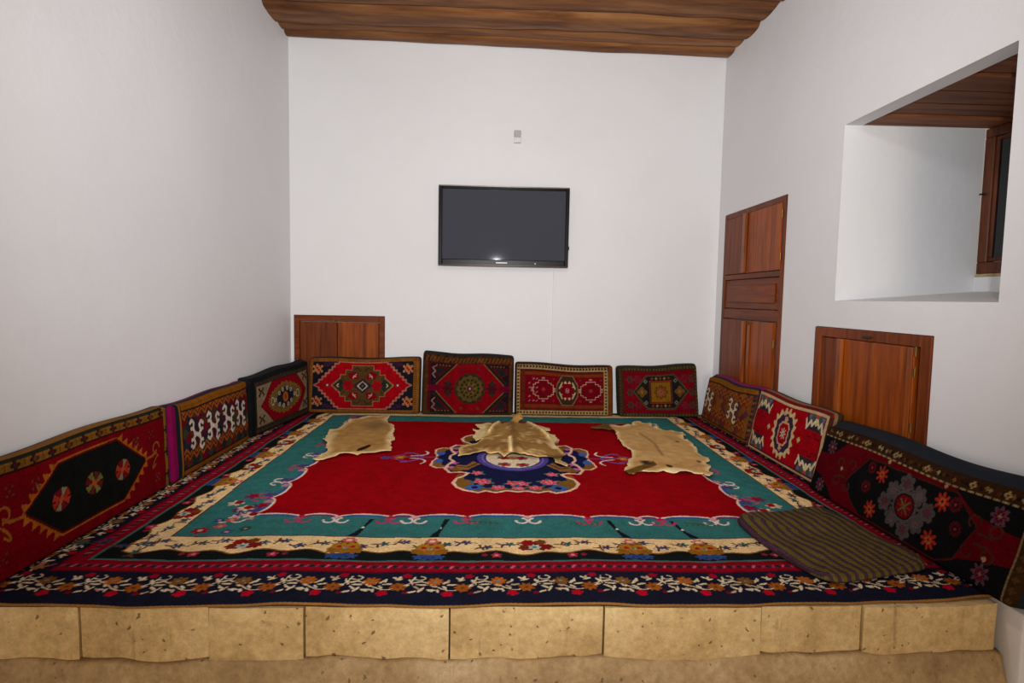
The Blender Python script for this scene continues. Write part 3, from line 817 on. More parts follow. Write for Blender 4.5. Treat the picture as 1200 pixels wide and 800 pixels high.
    for sx in (-1, 1):
        for sy in (-1, 1):
            c.star(MX+sx*.245, MY+sy*.64, .06, 6, (54, 92, 158), .55); c.oval(MX+sx*.245, MY+sy*.64, .02, .025, (24, 26, 60))
            c.star(MX+sx*.40, MY+sy*.14, .035, 6, (190, 90, 150), .55); c.star(MX+sx*.415, MY+sy*.24, .03, 6, (176, 96, 150), .55)
            c.poly([(MX+sx*x, MY+sy*y) for x, y in ((.22, .16), (.30, .30), (.36, .28), (.38, .18), (.31, .20), (.27, .10))], (136, 92, 40))
            c.line([(MX+sx*x, MY+sy*y) for x, y in ((.24, .14), (.30, .24), (.36, .22))], 0.012, (24, 26, 60))
            for x, y, r in ((.20, .53, .055), (.035, .56, .045), (.11, .64, .042), (.235, .36, .038), (.02, .655, .03)):
                if sx < 0 and x < .1: x -= 0.02
                px, py = MX+sx*x, MY+sy*y
                for an in range(5):
                    c.leaf(px, py, r*1.45, r*0.6, an*1.26+0.4*sx, (44, 92, 110) if an % 2 else (88, 104, 84))
                c.rose(px, py, r, [(206, 92, 108), (196, 52, 76), (226, 130, 140), (170, 10, 40)])
    c.line(ring, 0.020, (222, 176, 150), True)
    c.oval(MX, MY, .245, .30, (78, 66, 138)); c.oval(MX, MY, .215, .262, (110, 98, 168)); c.oval(MX, MY, .20, .25, (60, 50, 110)); c.oval(MX, MY, .185, .232, (218, 196, 168))
    for sx in (-1, 1):
        for y in (-.16, .0, .16):
            c.rose(MX+sx*.06, MY+y, .05, [(80, 100, 70), (176, 30, 50), (120, 10, 30)])
    c.oval(MX, MY, .03, .04, GOLD)
    c.grain(3, 0.10, 0.06)
    # faded lengthwise streaks in the red ground
    return c
def rug():
    c = rug_chart()
    nx = 900
    xs = np.linspace(RX0, RX1, nx)
    ys = [RY0]
    while ys[-1] < RY1:
        y = ys[-1]; ys.append(y+0.004+0.0062*max(0.0, (y-2.65)/3.0))
    ys = np.array(ys); ys = RY0+(ys-RY0)*(RY1-RY0)/(ys[-1]-RY0)
    X, Y = np.meshgrid(xs, ys)
    col = c.lookup(X, Y)
    und = 0.0022*np.sin(X*5.1+Y*2.3)+0.0018*np.sin(X*2.2-Y*6.1+1)+0.0008*np.sin(X*31+Y*3)
    edge = np.exp(-(Y-RY0)/0.025)
    Z = -0.002+und-0.006*edge+0.003*edge*np.sin(X*7)
    pull = 0.075*np.clip((X-0.75)/1.25, 0, 1.2)**2+0.004*np.sin(X*6)+0.003*np.sin(X*17+1)
    Yw = Y+pull*np.clip(1-(Y-RY0)/0.6, 0, 1)
    root = empty('area_rug', (CX, 3.9, -0.018)); tag(root, 'large hand-knotted red rug with teal, cream and navy floral borders covering the platform', 'rug')
    P = np.stack([X-CX, Yw-3.9, Z+0.018], -1)
    grid_obj('pile', P, col, M_RUG, root)
    # underside and rim
    v, f = [], []
    n = len(xs)
    step = 6
    ii = list(range(0, n, step)); 
    if ii[-1] != n-1: ii.append(n-1)
    for i in ii:
        x, y, z = P[0, i]; v += [(x, y, z), (x, y, 0.0005)]
    for k in range(len(ii)-1):
        a = 2*k; f.append((a, a+1, a+3, a+2))
    mesh_obj('edge_backing', v, f, cloth('rug_backing', (70, 46, 30)), root)
    # overcast golden-brown selvedge cord along the front edge
    v, f = [], []; m_ = 6
    ii = list(range(0, n, 2))
    for k, i in enumerate(ii):
        x, y, z = P[0, i]; r = 0.0045+0.001*(k % 2)
        for q in range(m_):
            a = 2*math.pi*q/m_; v.append((x, y-0.003+r*math.cos(a), max(0.001, z-0.003+r*math.sin(a))))
    for k in range(len(ii)-1):
        for q in range(m_):
            f.append((k*m_+q, k*m_+(q+1) % m_, (k+1)*m_+(q+1) % m_, (k+1)*m_+q))
    mesh_obj('selvedge', v, f, cloth('selvedge_wool', (150, 104, 50)), root, smooth=True)
rug()

# ------------------------------------------------------------------ carpet-faced floor cushions along three walls
GROUP = 'carpet-faced cushions leaning along the walls'
def cushion(label, org, deg, w, hl, hr, lean, thick, chart, covers, skew=0.0, puff=0.012, seed=0, round_=0.022, crest=0.0):
    """origin: front bottom corner at the viewer's left; chart in cm; covers: [(depth share, cloth)...]"""
    t = empty('carpet_cushion', org, math.radians(deg)); tag(t, label, 'cushion', GROUP)
    W, H = w*100, (chart.ys[-1])
    rs = np.random.RandomState(seed); ph = rs.rand(6)*6.28
    def htop(u): return hl+(hr-hl)*u+0.006*np.sin(u*9+ph[0])-0.008*np.sin(np.pi*u)
    def place(u, v, d):
        """u, v in 0..1 across the face, d depth in m"""
        z = v*htop(u)
        x = u*w+skew*z
        y = d+z*lean+0.006*np.sin(u*7+ph[1])*v
        return np.stack([x, y, z+0.0015], -1)
    us = chart.xs/chart.xs[-1]; vs_ = chart.ys/chart.ys[-1]
    U, V = np.meshgrid(us, vs_)
    hm = (hl+hr)/2
    du = np.minimum(U, 1-U)*w; dv = np.minimum(V, 1-V)*hm
    rim = lambda d: np.where(d < round_, round_-np.sqrt(np.maximum(0, round_**2-(round_-d)**2)), 0.0)
    dep = np.maximum(rim(du), rim(dv))
    bul = puff*(1-(2*U-1)**4)*(1-(2*V-1)**2)
    wr = 0.0025*np.sin(U*23+ph[2]+3*np.sin(V*4+ph[3]))*np.sin(np.pi*V)
    P = place(U, V, dep-bul+wr)
    # soften the outline at the corners
    cr = 0.022
    ku = np.clip(1-np.minimum(U, 1-U)*w/cr, 0, 1); kv = np.clip(1-np.minimum(V, 1-V)*hm/cr, 0, 1)
    k = (ku*kv)**1.0*cr*0.35
    P[..., 0] += np.where(U < .5, k, -k); P[..., 2] += np.where(V < .5, 0.6*k, -k)
    face = grid_obj('carpet_face', P, chart.A, M_CARPET, t)
    # outline of the face as a loop, swept back in bands of cloth
    ny, nx = P.shape[:2]
    st = 4
    L = [(0, i) for i in range(0, nx-1, st)]+[(j, nx-1) for j in range(0, ny-1, st)]+[(ny-1, i) for i in range(nx-1, 0, -st)]+[(j, 0) for j in range(ny-1, 0, -st)]
    loop = np.array([P[a] for a in L]); n = len(loop)
    cen = loop.mean(0)
    prev = 0.0
    rings = []
    def ring(share):
        d = share*(thick-round_)
        r = loop.copy(); r[:, 1] += d
        bow = 0.010*math.sin(math.pi*min(1, share))-0.004*(share >= 1.0)
        dirv = r-(cen+np.array([0, d, 0])); dirv[:, 1] = 0
        nn = np.linalg.norm(dirv, axis=1, keepdims=True)
        r = r+dirv/nn*bow
        r[:, 2] = np.maximum(r[:, 2], 0.001)
        r[:, 2] += crest*min(1.0, share*1.6)*np.clip((loop[:, 2]-0.6*hm)/(0.4*hm), 0, 1)**2
        return r
    last = 0.0
    for bi, (share, mt) in enumerate(covers):
        ss = np.linspace(last, share, 4)
        v = np.concatenate([ring(s) for s in ss]); f = []
        for a in range(3):
            for i in range(n):
                f.append((a*n+i, (a+1)*n+i, (a+1)*n+(i+1) % n, a*n+(i+1) % n))
        if bi == len(covers)-1:
            f.append(tuple(3*n+i for i in range(n-1, -1, -1)))
        mesh_obj('back_cover' if bi == len(covers)-1 else 'side_band', v, f, mt, t, smooth=True)
        last = share
    return t
CL_GOLD = cloth('gold_cloth', (126, 82, 30)); CL_NAVY = cloth('navy_cloth', (24, 30, 40)); CL_MAG = cloth('magenta_cloth', (134, 16, 78)); CL_BLACK = cloth('black_cloth', (22, 23, 26))
CL_BROWN = cloth('brown_cloth', (62, 40, 26)); CL_GREEN = cloth('dark_green_cloth', (40, 44, 34)); CL_TAN = cloth('tan_cord_cloth', (128, 96, 62))
def K(w, h, bg, res=0.5): return Chart(0, 0, w*100, h*100, res, bg)
def mir4(cx, cy, pts):
    return [[(cx+sx*(x-cx), cy+sy*(y-cy)) for x, y in pts] for sx in (1, -1) for sy in (1, -1)]
def step_diamond(cx, cy, rx, ry, n):
    q = []
    for i in range(n):
        q += [(cx+rx*i/n, cy+ry*(1-i/n)), (cx+rx*(i+1)/n*0.999, cy+ry*(1-i/n))]
    q.append((cx+rx, cy))
    top = q; pts = top+[(x, 2*cy-y) for x, y in top[::-1]]
    return pts+[(2*cx-x, y) for x, y in pts[::-1]]
def zigzag(x0, x1, y, a, per, up=True):
    n = int((x1-x0)/per*2); return [(x0+per/2*i, y+(a if (i % 2 == 0) == up else 0)) for i in range(n+1)]
HOOK = ["##...##..", ".##...##.", "#.##.##.#", "##.###.##", ".#######.", "..#####..", ".#######.", "##.###.##", "#.##.##.#", ".##...##.", "##...##.."]

# 1: left wall, nearest the stone edge
def chart_black_hexagon():
    w, h = 1.31, 0.445; c = K(w, h, (126, 6, 20), 0.4); W, H = 131, 44.5
    c.rect(0, 40, W, H, (140, 92, 30)); c.rect(0, 39.4, W, 40, (40, 20, 14)); c.rect(0, 43.6, W, H, (40, 44, 30))
    c.rect(126.5, 0, 131, 44, (146, 96, 34)); c.rect(126, 0, 126.6, 40, (50, 20, 14))
    c.rect(0, 0, W, 1.2, (52, 34, 22)); c.rect(0, 0, 3, 40, (146, 96, 34))
    for i in range(13):
        x = 4+10*i; c.star(x, 41.8, 2.6, 4, (50, 34, 26), 0.35); c.star(x+0.4, 41.8, 1.4, 4, (120, 60, 40) if i % 2 else (84, 30, 40), 0.4)
        c.rect(x+4.5, 40.6, x+5.0, 43, (80, 48, 22))
    for y in (8, 20, 32): c.star(128.8, y, 2.2, 4, (50, 34, 26), .35)
    hexa = [(26, 22), (46, 36), (85, 36.3), (107, 21.5), (88, 7), (46, 7)]
    # serrated orange surround
    cx, cy = 66.5, 21.6
    for (a, b) in zip(hexa, hexa[1:]+hexa[:1]):
        L = math.hypot(b[0]-a[0], b[1]-a[1]); slant = abs(b[1]-a[1]) > 3
        nx_, ny_ = (b[1]-a[1])/L, -(b[0]-a[0])/L
        if (a[0]-cx)*nx_+(a[1]-cy)*ny_ < 0: nx_, ny_ = -nx_, -ny_
        if slant:
            n = int(L/4.2)
            for i in range(n):
                p = (a[0]+(b[0]-a[0])*i/n, a[1]+(b[1]-a[1])*i/n); q = (a[0]+(b[0]-a[0])*(i+1)/n, a[1]+(b[1]-a[1])*(i+1)/n)
                sgn = 1 if p[0] > cx else -1
                tip = ((p[0]+q[0])/2+nx_*3.6+sgn*1.2, (p[1]+q[1])/2+ny_*3.6)
                c.poly([p, tip, q], (176, 98, 30))
        c.line([a, b], 2.4, (176, 98, 30))
    c.line(hexa, 1.1, (120, 18, 16), True); c.poly(hexa, (22, 24, 22)); c.line(hexa, 0.7, (96, 12, 16), True)
    for x, pal in ((46, 0), (67, 1), (88, 0)):
        for k in range(8):
            an = math.pi/8+k*math.pi/4
            col = [((176, 44, 32), (150, 130, 96), (120, 20, 30), (176, 60, 40)), ((120, 110, 50), (96, 40, 40), (130, 116, 60), (110, 24, 34))][pal][k % 4]
            c.poly([(x, 21.4), (x+5.8*math.cos(an-.33), 21.4+5.0*math.sin(an-.33)), (x+5.8*math.cos(an+.33), 21.4+5.0*math.sin(an+.33))], col)
        c.star(x, 21.4, 1.6, 4, (190, 80, 40), .5)
    for sx in (1, -1):
        f = lambda x: cx+sx*(x-cx)
        c.line([(f(107), 21.6), (f(114), 21.8), (f(117), 23.5)], 1.3, (166, 96, 36))
        c.line([(f(117+3.2*math.cos(q*.6)), 25+3*math.sin(q*.6)) for q in range(9)], 1.0, (166, 96, 36))
        c.line([(f(116.5+2.6*math.cos(q*.6)), 17.8+3*math.sin(q*.6+1)) for q in range(9)], 1.0, (166, 96, 36))
        for x, y in ((113, 33), (118, 9), (100, 32)):
            for dx, dy in ((0, 0), (1.6, 1.6), (-1.6, 1.6), (1.6, -1.6), (-1.6, -1.6)): c.rect(f(x)+dx-.5, y+dy-.5, f(x)+dx+.5, y+dy+.5, (92, 70, 60))
    c.A *= 0.84; c.grain(21, .14, .08); return c
cushion('long carpet cushion with black hexagon edged in orange teeth on dark red', (-1.795, 2.045, 0.005), 90, 1.30, .458, .462, .03, .082,
        chart_black_hexagon(), [(.55, CL_GOLD), (1.0, CL_GREEN)], seed=1)

# 2: left wall, zigzag kilim
def strip_left(c, cols):
    x = 0.0
    for wd, col in cols:
        c.rect(x, -1, x+wd, 999, col); x += wd
    return c
def kilim(w, h, ground, cells, zz, whites, hookcol, band, res=0.45, hs=1.0):
    c = K(w, h, ground, res); W, H = w*100, h*100
    rs = random.Random(8)
    # stepped lozenge ground in rows
    px, py = 9.0, 7.0
    for j in range(-1, int(H/py*2)+2):
        for i in range(-1, int(W/px)+2):
            x = i*px+(px/2 if j % 2 else 0); y = j*py/2+1
            c.poly(step_diamond(x, y, px/2, py/2, 3), cells[(i*2+j*3+rs.randint(0, 1)) % len(cells)])
    for y, up in zz:
        c.line(zigzag(2, W-2, y, 3.6, 8.2, up), 1.3, (150, 84, 26)); c.line([(a, b-1.4) for a, b in zigzag(2, W-2, y, 3.6, 8.2, up)], .7, (96, 22, 24))
    for x, y in whites:
        for wd, col in ((3.5, (56, 30, 26)), (2.0, hookcol)):
            c.line([(x-3.4*hs, y+1.2), (x+3.4*hs, y-1.2)], wd*1.25, col)
            for sx in (-1, 1):
                for sy in (-1, 1):
                    k_ = -sx*1.2
                    c.line([(x+sx*2.2*hs, y+k_*.5), (x+sx*4.6*hs, y+k_+sy*2.8), (x+sx*3.2*hs, y+k_+sy*6.4), (x+sx*5.6*hs, y+k_+sy*8.2), (x+sx*7.8*hs, y+k_+sy*6.6)], wd, col)
                    c.line([(x+sx*4.6*hs, y+k_+sy*2.8), (x+sx*7.0*hs, y+k_+sy*3.4)], wd, col)
    c.rect(0, H-band, W, H, (140, 84, 20)); c.rect(0, 0, W, band*.9, (128, 74, 18)); c.rect(0, 0, 1.4, H, (136, 84, 24)); c.rect(1.4, 0, 2.2, H, (40, 26, 20))
    c.rect(0, H-band-.8, W, H-band, (36, 24, 22)); c.rect(0, band*.9, W, band*.9+.8, (36, 24, 22))
    for i in range(int(W/1.5)): c.rect(1.5*i, H-band*.5, 1.5*i+.6, H-band*.4, (110, 56, 16))
    for i in range(int(H/4)): c.rect(W-2.4, 4*i, W, 4*i+2.2, (40, 44, 48))
    c.A *= .90; c.grain(31, .15, .06); return c
ck = kilim(1.08, 0.425, (44, 40, 48), [(38, 40, 50), (104, 18, 30), (56, 62, 40), (40, 38, 54), (92, 44, 24), (84, 22, 48), (34, 42, 44)],
           [(33, True), (36.0, True), (9, False), (12, False)], [(28, 22.0), (49, 22.5), (71, 22.5), (92, 22.5)], (212, 200, 186), 4.2, hs=1.0)
strip_left(ck, ((5.0, (124, 14, 72)), (4.2, (28, 34, 40)), (1.8, (140, 88, 26)), (.8, (40, 26, 20))))
cushion('kilim cushion with orange zigzags and four white hooked motifs, magenta side', (-1.79, 3.375, 0.005), 90, 1.065, .445, .448, .03, .088, ck,
        [(.40, CL_NAVY), (1.0, CL_MAG)], seed=2)

# 3: left wall, corner: cream ground with crimson hexagon
def chart_cream_corner():
    w, h = 1.0, 0.455; c = K(w, h, (36, 34, 34), .45); W, H = 100, 45.5
    c.rect(0, 0, W, H, (44, 42, 38)); 
    for i in range(48):
        x = 1+2.1*i
        for y in (H-3, H-5.5, 3.0): c.star(x, y+(i % 2), 1.0, 4, (86, 66, 44) if i % 3 else (92, 40, 34), .3)
    for j in range(20): c.star(5+(j % 2), 2.2*j, 1.0, 4, (86, 66, 44), .3)
    c.rect(9, 6, 95, 39, (150, 124, 96)); c.line([(9, 6), (95, 6), (95, 39), (9, 39)], .8, (70, 54, 44), True)
    hexa = [(15, 22), (34, 38.5), (76, 38.5), (92, 23), (76, 6.5), (34, 6.5)]
    c.poly(hexa, (142, 8, 26)); c.line(hexa, 1.0, (84, 20, 24), True)
    # serrated tan medallion
    pts = []
    for k in range(56):
        a = 2*math.pi*k/56; r = 1.0+(.06 if k % 2 else -.05)
        pts.append((54+28*r*math.copysign(abs(math.cos(a))**.9, math.cos(a)), 22.5+12.5*r*math.sin(a)*(1-.25*abs(math.cos(a)))))
    c.poly(pts, (132, 96, 40)); c.poly([(54+(x-54)*.86, 22.5+(y-22.5)*.82) for x, y in pts], (112, 90, 52))
    c.poly(step_diamond(54, 22.5, 17, 8, 4), (34, 36, 46))
    c.oval(54, 22.5, 4.6, 4.2, (186, 100, 34)); c.oval(54, 22.5, 2.2, 2, (150, 60, 30))
    for x, y in ((44, 27), (44, 18), (64, 27), (64, 18), (38, 22.5), (70, 22.5), (50, 29), (58, 29), (50, 16), (58, 16)):
        c.oval(x, y, 1.8, 1.8, (196, 180, 150)); c.oval(x, y, .8, .8, (90, 40, 40))
    for x, y in ((33, 22.5), (75, 22.5)): c.line([(x+2.6*math.cos(q*.7), y+3.2*math.sin(q*.7)) for q in range(10)], .9, (200, 184, 150))
    for x, y, f in ((16, 33, 0), (16, 11, 0), (90, 34, 1), (90, 11, 1)):
        c.bits(x, y, 1.3, ["##...##", ".##.##.", "..###..", ".##.##.", "##...##", ".#...#."], {'#': (52, 40, 36)}, 1.2)
    strip_left(c, ((7.0, (24, 26, 28)),)); c.rect(0, H-3.5, W, H, (28, 30, 32))
    c.A *= .88; c.grain(41, .15, .06); return c
cushion('corner cushion with cream ground and crimson hexagon, black cloth sides', (-1.795, 4.475, 0.005), 82, 1.0, .45, .49, .04, .095, chart_cream_corner(),
        [(1.0, CL_BLACK)], seed=3, crest=0.010)

# 4: back wall, red stepped diamond with navy corners
def chart_red_diamond():
    w, h = 1.05, .51; c = K(w, h, (140, 90, 34)); W, H = 105, 51
    for i in range(54):
        for y in (H-2, 1.6): c.rect(1.95*i, y-1.2, 1.95*i+.7, y+1.2, (112, 58, 24))
    for j in range(26):
        for x in (1.8, 101): c.rect(x-1.2, 2*j, x+1.2, 2*j+.7, (112, 58, 24))
    c.rect(4.2, 3.4, 99, 47.5, (28, 28, 38))
    cx, cy = 51.5, 26
    for sx in (-1, 1):
        for sy in (-1, 1):
            c.bits(cx+sx*42.5, cy+sy*15, 1.5, ["..#...", "#.##.#", ".####.", ".####.", "#.##.#", "...#.."], {'#': (196, 122, 76)}, 1.5)
            c.bits(cx+sx*42.5, cy+sy*15, 1.5, ["......", "......", "..#...", "...#..", "......", "......"], {'#': (150, 30, 30)}, 1.5)
            c.bits(cx+sx*34, cy+sy*19, 1.5, ["#.#.", ".#.#", "#.#."], {'#': (74, 30, 62)}, 1.3)
            c.bits(cx+sx*30, cy+sy*20.5, 1.5, [".#.#", "#.#."], {'#': (60, 30, 60)}, 1.0)
    big = []
    st = [(46, 0), (41, 2.5), (41, 5), (38, 5), (38, 8), (35, 8), (35, 11), (32, 11), (32, 14), (29, 14), (29, 17), (26.5, 17), (26.5, 20), (23, 20), (23, 21.6)]
    q = [(cx+x, cy+y) for x, y in st]; full = q+[(2*cx-x, y) for x, y in q[::-1]]; full += [(x, 2*cy-y) for x, y in full[::-1]]
    c.poly(full, (168, 8, 22)); c.line(full, 1.0, (176, 110, 92), True)
    m = [(29, 0), (25, 3.5), (21, 7), (21, 10), (16, 10), (16, 14.5), (10, 14.5), (10, 19), (0, 19)]
    q = [(cx+x, cy+y) for x, y in m]; full = q+[(2*cx-x, y) for x, y in q[::-1]]; full += [(x, 2*cy-y) for x, y in full[::-1]]
    c.poly(full, (92, 62, 30)); c.line(full, .9, (150, 124, 84), True)
    for sx in (-1, 1):
        c.poly([(cx+sx*27, cy), (cx+sx*20, cy+6), (cx+sx*16, cy), (cx+sx*20, cy-6)], (40, 48, 42)); c.line([(cx+sx*22.5, cy-1.5), (cx+sx*24, cy), (cx+sx*22.5, cy+1.5)], .8, (200, 180, 140))
        c.star(cx+sx*13.5, cy, 5.2, 6, (160, 12, 24), .75)
        c.bits(cx+sx*33, cy, 1.1, ["#.#", ".#.", "#.#"], {'#': (60, 60, 70)}, 1.3); c.rect(cx+sx*33-.6, cy-.7, cx+sx*33+.6, cy+.7, (220, 200, 180))
        for sy in (-1, 1):
            c.poly([(cx+sx*4, cy+sy*6), (cx+sx*12, cy+sy*6.5), (cx+sx*14, cy+sy*11), (cx+sx*8, cy+sy*13.5), (cx+sx*4, cy+sy*11)], (126, 10, 24))
            c.line([(cx+sx*6, cy+sy*11), (cx+sx*8.5, cy+sy*9), (cx+sx*9, cy+sy*7)], .9, (214, 160, 150)); c.line([(cx+sx*6, cy+sy*8.5), (cx+sx*8.5, cy+sy*9)], .9, (214, 160, 150))
            c.line([(cx+sx*2, cy+sy*14), (cx+sx*5, cy+sy*17), (cx+sx*8, cy+sy*15)], .8, (50, 44, 30))
            c.line([(cx+sx*17, cy+sy*4.5), (cx+sx*19, cy+sy*8)], .8, (50, 44, 30))
    c.poly([(cx-9, cy), (cx, cy+7), (cx+9, cy), (cx, cy-7)], (50, 36, 48)); c.poly([(cx-4.6, cy), (cx, cy+4.2), (cx+4.6, cy), (cx, cy-4.2)], (44, 40, 40))
    c.line([(cx-4.6, cy), (cx, cy+4.2), (cx+4.6, cy), (cx, cy-4.2)], .9, (196, 176, 160), True); c.rect(cx-.8, cy-.8, cx+.8, cy+.8, (120, 100, 70))
    c.A *= .86; c.grain(51, .14, .06); return c
cushion('cushion with bright red stepped diamond and navy corners under the small back cupboard', (-1.69, 5.485, 0.005), 0, 1.03, .50, .515, .16, .10, chart_red_diamond(),
        [(1.0, CL_NAVY)], seed=4)

# 5: back wall, dark corners with round medallion
def chart_dark_round():
    w, h = .86, .545; c = K(w, h, (86, 52, 26)); W, H = 86, 54.5
    rs = random.Random(4)
    for i in range(220):
        x, y = rs.random()*W, rs.random()*H; c.star(x, y, 1.4, 4, rs.choice([(60, 36, 22), (112, 66, 26), (40, 34, 30)]), .3)
    for i in range(24): c.line([(3+3.5*i, H-5.5), (4.6+3.5*i, H-2)], 1.2, (126, 72, 30))
    c.rect(5, 4, 82, 47.5, (92, 20, 24))
    cx, cy = 45, 24.5
    for sx in (-1, 1):
        for sy in (-1, 1):
            g = lambda p: [(cx+sx*x, cy+sy*y) for x, y in p]
            c.poly(g([(37, 2.5), (32, 3.5), (13, 22.5), (37, 22.5)]), (34, 28, 28))
            c.line(g([(32, 3.5), (13, 22.5)]), 1.3, (132, 100, 60))
            c.line(g([(36, 5), (33, 6.5), (18, 21.5)]), .8, (92, 26, 30))
            c.poly(g([(30, 10), (20, 20), (36, 20), (36, 14)]), (84, 24, 30)); c.poly(g([(30, 12), (24, 18), (33, 18), (33, 14)]), (36, 40, 40))
            for k in range(5): c.rect(cx+sx*(20+3*k)-.6, cy+sy*20.8-.5, cx+sx*(20+3*k)+.6, cy+sy*20.8+.5, (140, 96, 60))
            if sx < 0: c.line(g([(33, 9), (36, 12), (33, 15), (36, 18), (32, 20)]), .8, (176, 130, 130))
            c.star(cx+sx*34, cy+sy*5.5, 1.6, 4, (40, 40, 56), .4)
    c.poly([(cx+x, cy+y) for x, y in ((-40, -2.5), (-32, -2.5), (-12, -23), (12, -23), (32, -2.5), (38, -2.5), (38, 2.5), (32, 2.5), (12, 23), (-12, 23), (-32, 2.5), (-40, 2.5))], (158, 8, 22))
    c.rect(cx-39, cy-2, cx-28, cy+2, (120, 10, 44)); c.rect(cx+28, cy-2, cx+38, cy+2, (120, 10, 44))
    for x in (-8, 8):
        c.star(cx+x, cy+18.5, 1.6, 4, (96, 40, 60), .4); c.star(cx+x, cy-18.5, 1.6, 4, (120, 70, 40), .4)
    for sx in (-1, 1):
        c.star(cx+sx*21, cy, 6, 6, (84, 22, 34), .5); c.star(cx+sx*21, cy+5, 3, 4, (62, 46, 42), .4); c.star(cx+sx*21, cy-5, 3, 4, (62, 46, 42), .4)
    c.star(cx, cy, 15, 16, (60, 52, 34), .88); c.star(cx, cy, 12.6, 12, (110, 86, 38), .86)
    for k in range(14):
        a = k*2*math.pi/14; c.oval(cx+8.5*math.cos(a), cy+8*math.sin(a), 1.3, 1.3, (52, 50, 30)); c.oval(cx+5*math.cos(a), cy+4.8*math.sin(a), 1.0, 1.0, (64, 46, 28) if k % 2 else (130, 100, 40))
    c.oval(cx, cy, 2.6, 2.6, (96, 30, 60)); c.oval(cx, cy, 1.1, 1.1, (196, 170, 170))
    c.A *= .76; c.grain(61, .16, .07); return c
cushion('tallest back cushion with dark triangular corners and a round olive medallion', (-.632, 5.475, 0.005), 0, .845, .557, .532, .17, .12, chart_dark_round(),
        [(1.0, CL_BLACK)], seed=5, skew=.01, crest=0.015)

# 6: back wall, cream checked border
def chart_checked():
    w, h = .93, .475; c = K(w, h, (176, 146, 92)); W, H = 93, 47.5
    c.rect(0, 0, W, H, (70, 36, 22)); c.rect(.8, .8, W-4.6, H-1.2, (186, 156, 104))
    for i in range(30):
        x = 1.5+3.0*i
        for y in (H-2.9, 2.6): c.rect(x, y-1.0, x+1.4, y+1.0, (84, 40, 24))
        c.rect(x+2.2, H-4, x+2.6, H-1.4, (60, 40, 30))
    for j in range(15):
        y = 2+3*j
        for x in (2.2, W-6.6): c.rect(x-1.0, y, x+1.0, y+1.4, (84, 40, 24))
    c.rect(W-4.4, 0, W, H, (128, 66, 28))
    c.rect(4, 4.6, W-9, H-5.2, (112, 30, 22)); c.rect(4, 4.6, W-9, 5.4, (60, 14, 18)); c.rect(4, H-6, W-9, H-5.2, (60, 14, 18))
    c.rect(4, 7.2, W-9, 10, (132, 56, 22)); c.rect(4, H-10.4, W-9, H-7.6, (132, 56, 22)); c.rect(5.2, 5, 8, H-6, (104, 36, 22))
    c.rect(8.6, 10.6, W-11, H-11, (128, 6, 22))
    cx, cy = 49, 24
    for x in (26, 71.5):
        q = []
        for sx, sy in ((1, 1), (1, -1), (-1, -1), (-1, 1)):
            a = [(4.4, 8.2), (4.4, 5.8), (7.2, 5.8), (7.2, 4.4), (9.4, 4.4), (9.4, 1.6)]
            pts = [(x+sx*p, cy+sy*r) for p, r in a]; q += pts if sx*sy > 0 else pts[::-1]
        c.line(q, 1.0, (206, 176, 142), True)
        c.poly(q, (120, 8, 22))
        for dy in (10.4, -10.4): c.rect(x-1.4, cy+dy-.8, x+1.4, cy+dy+.8, (190, 160, 130)); c.rect(x-.4, cy+dy-.4, x+.4, cy+dy+.4, (100, 20, 30))
        for dx in (10.8, -10.8):
            for dy in (-1.4, 0, 1.4): c.rect(x+dx-.9, cy+dy-.4, x+dx+.9, cy+dy+.4, (196, 166, 130))
        c.bits(x, cy, .8, ["..#..", ".#.#.", "#.#.#", ".#.#.", "..#.."], {'#': (190, 60, 60)}, .9)
        for dx, dy in ((-10, 10), (10, 10), (-10, -10), (10, -10)): c.rect(x+dx-.6, cy+dy-.6, x+dx+.6, cy+dy+.6, (120, 60, 70))
    for x in (12, 16, 19):
        for y in (13, 17, 21, 25, 29, 33):
            if (x+y) % 3: c.line([(x, y), (x+1.4, y+(.8 if y % 2 else -.8))], .8, (196, 120, 130))
    octo = [(cx-5, cy+14), (cx+5, cy+14), (cx+10, cy+5), (cx+10, cy-5), (cx+5, cy-14), (cx-5, cy-14), (cx-10, cy-5), (cx-10, cy+5)]
    c.poly(octo, (70, 46, 32)); c.line(octo, .7, (150, 126, 92), True)
    c.poly([(cx+(x-cx)*.62, cy+(y-cy)*.62) for x, y in octo], (128, 8, 22))
    for sy in (-1, 1):
        for sx in (-1, 1): c.poly([(cx+sx*2, cy+sy*9.4), (cx+sx*2+1.7, cy+sy*6.6), (cx+sx*2-1.7, cy+sy*6.6)][::1], (214, 190, 140))
    for sx in (-1, 1):
        for sy in (-1, 1): c.line([(cx+sx*5.0, cy+sy*7.5), (cx+sx*7.5, cy+sy*2.0)], 1.3, (206, 182, 140)); c.rect(cx+sx*5.6-.6, cy+sy*3.6-.5, cx+sx*5.6+.6, cy+sy*3.6+.5, (206, 182, 140))
    c.bits(cx, cy, .9, [".##.", "#..#", "#..#", ".##.", "#..#", ".##."], {'#': (200, 130, 140)}, .8)
    c.A *= .80; c.grain(71, .14, .06); return c
cushion('dark red cushion with cream checked border and two white stepped outlines around an octagon', (.245, 5.485, 0.005), 0, .92, .487, .455, .19, .10, chart_checked(),
        [(1.0, CL_BROWN)], seed=6)

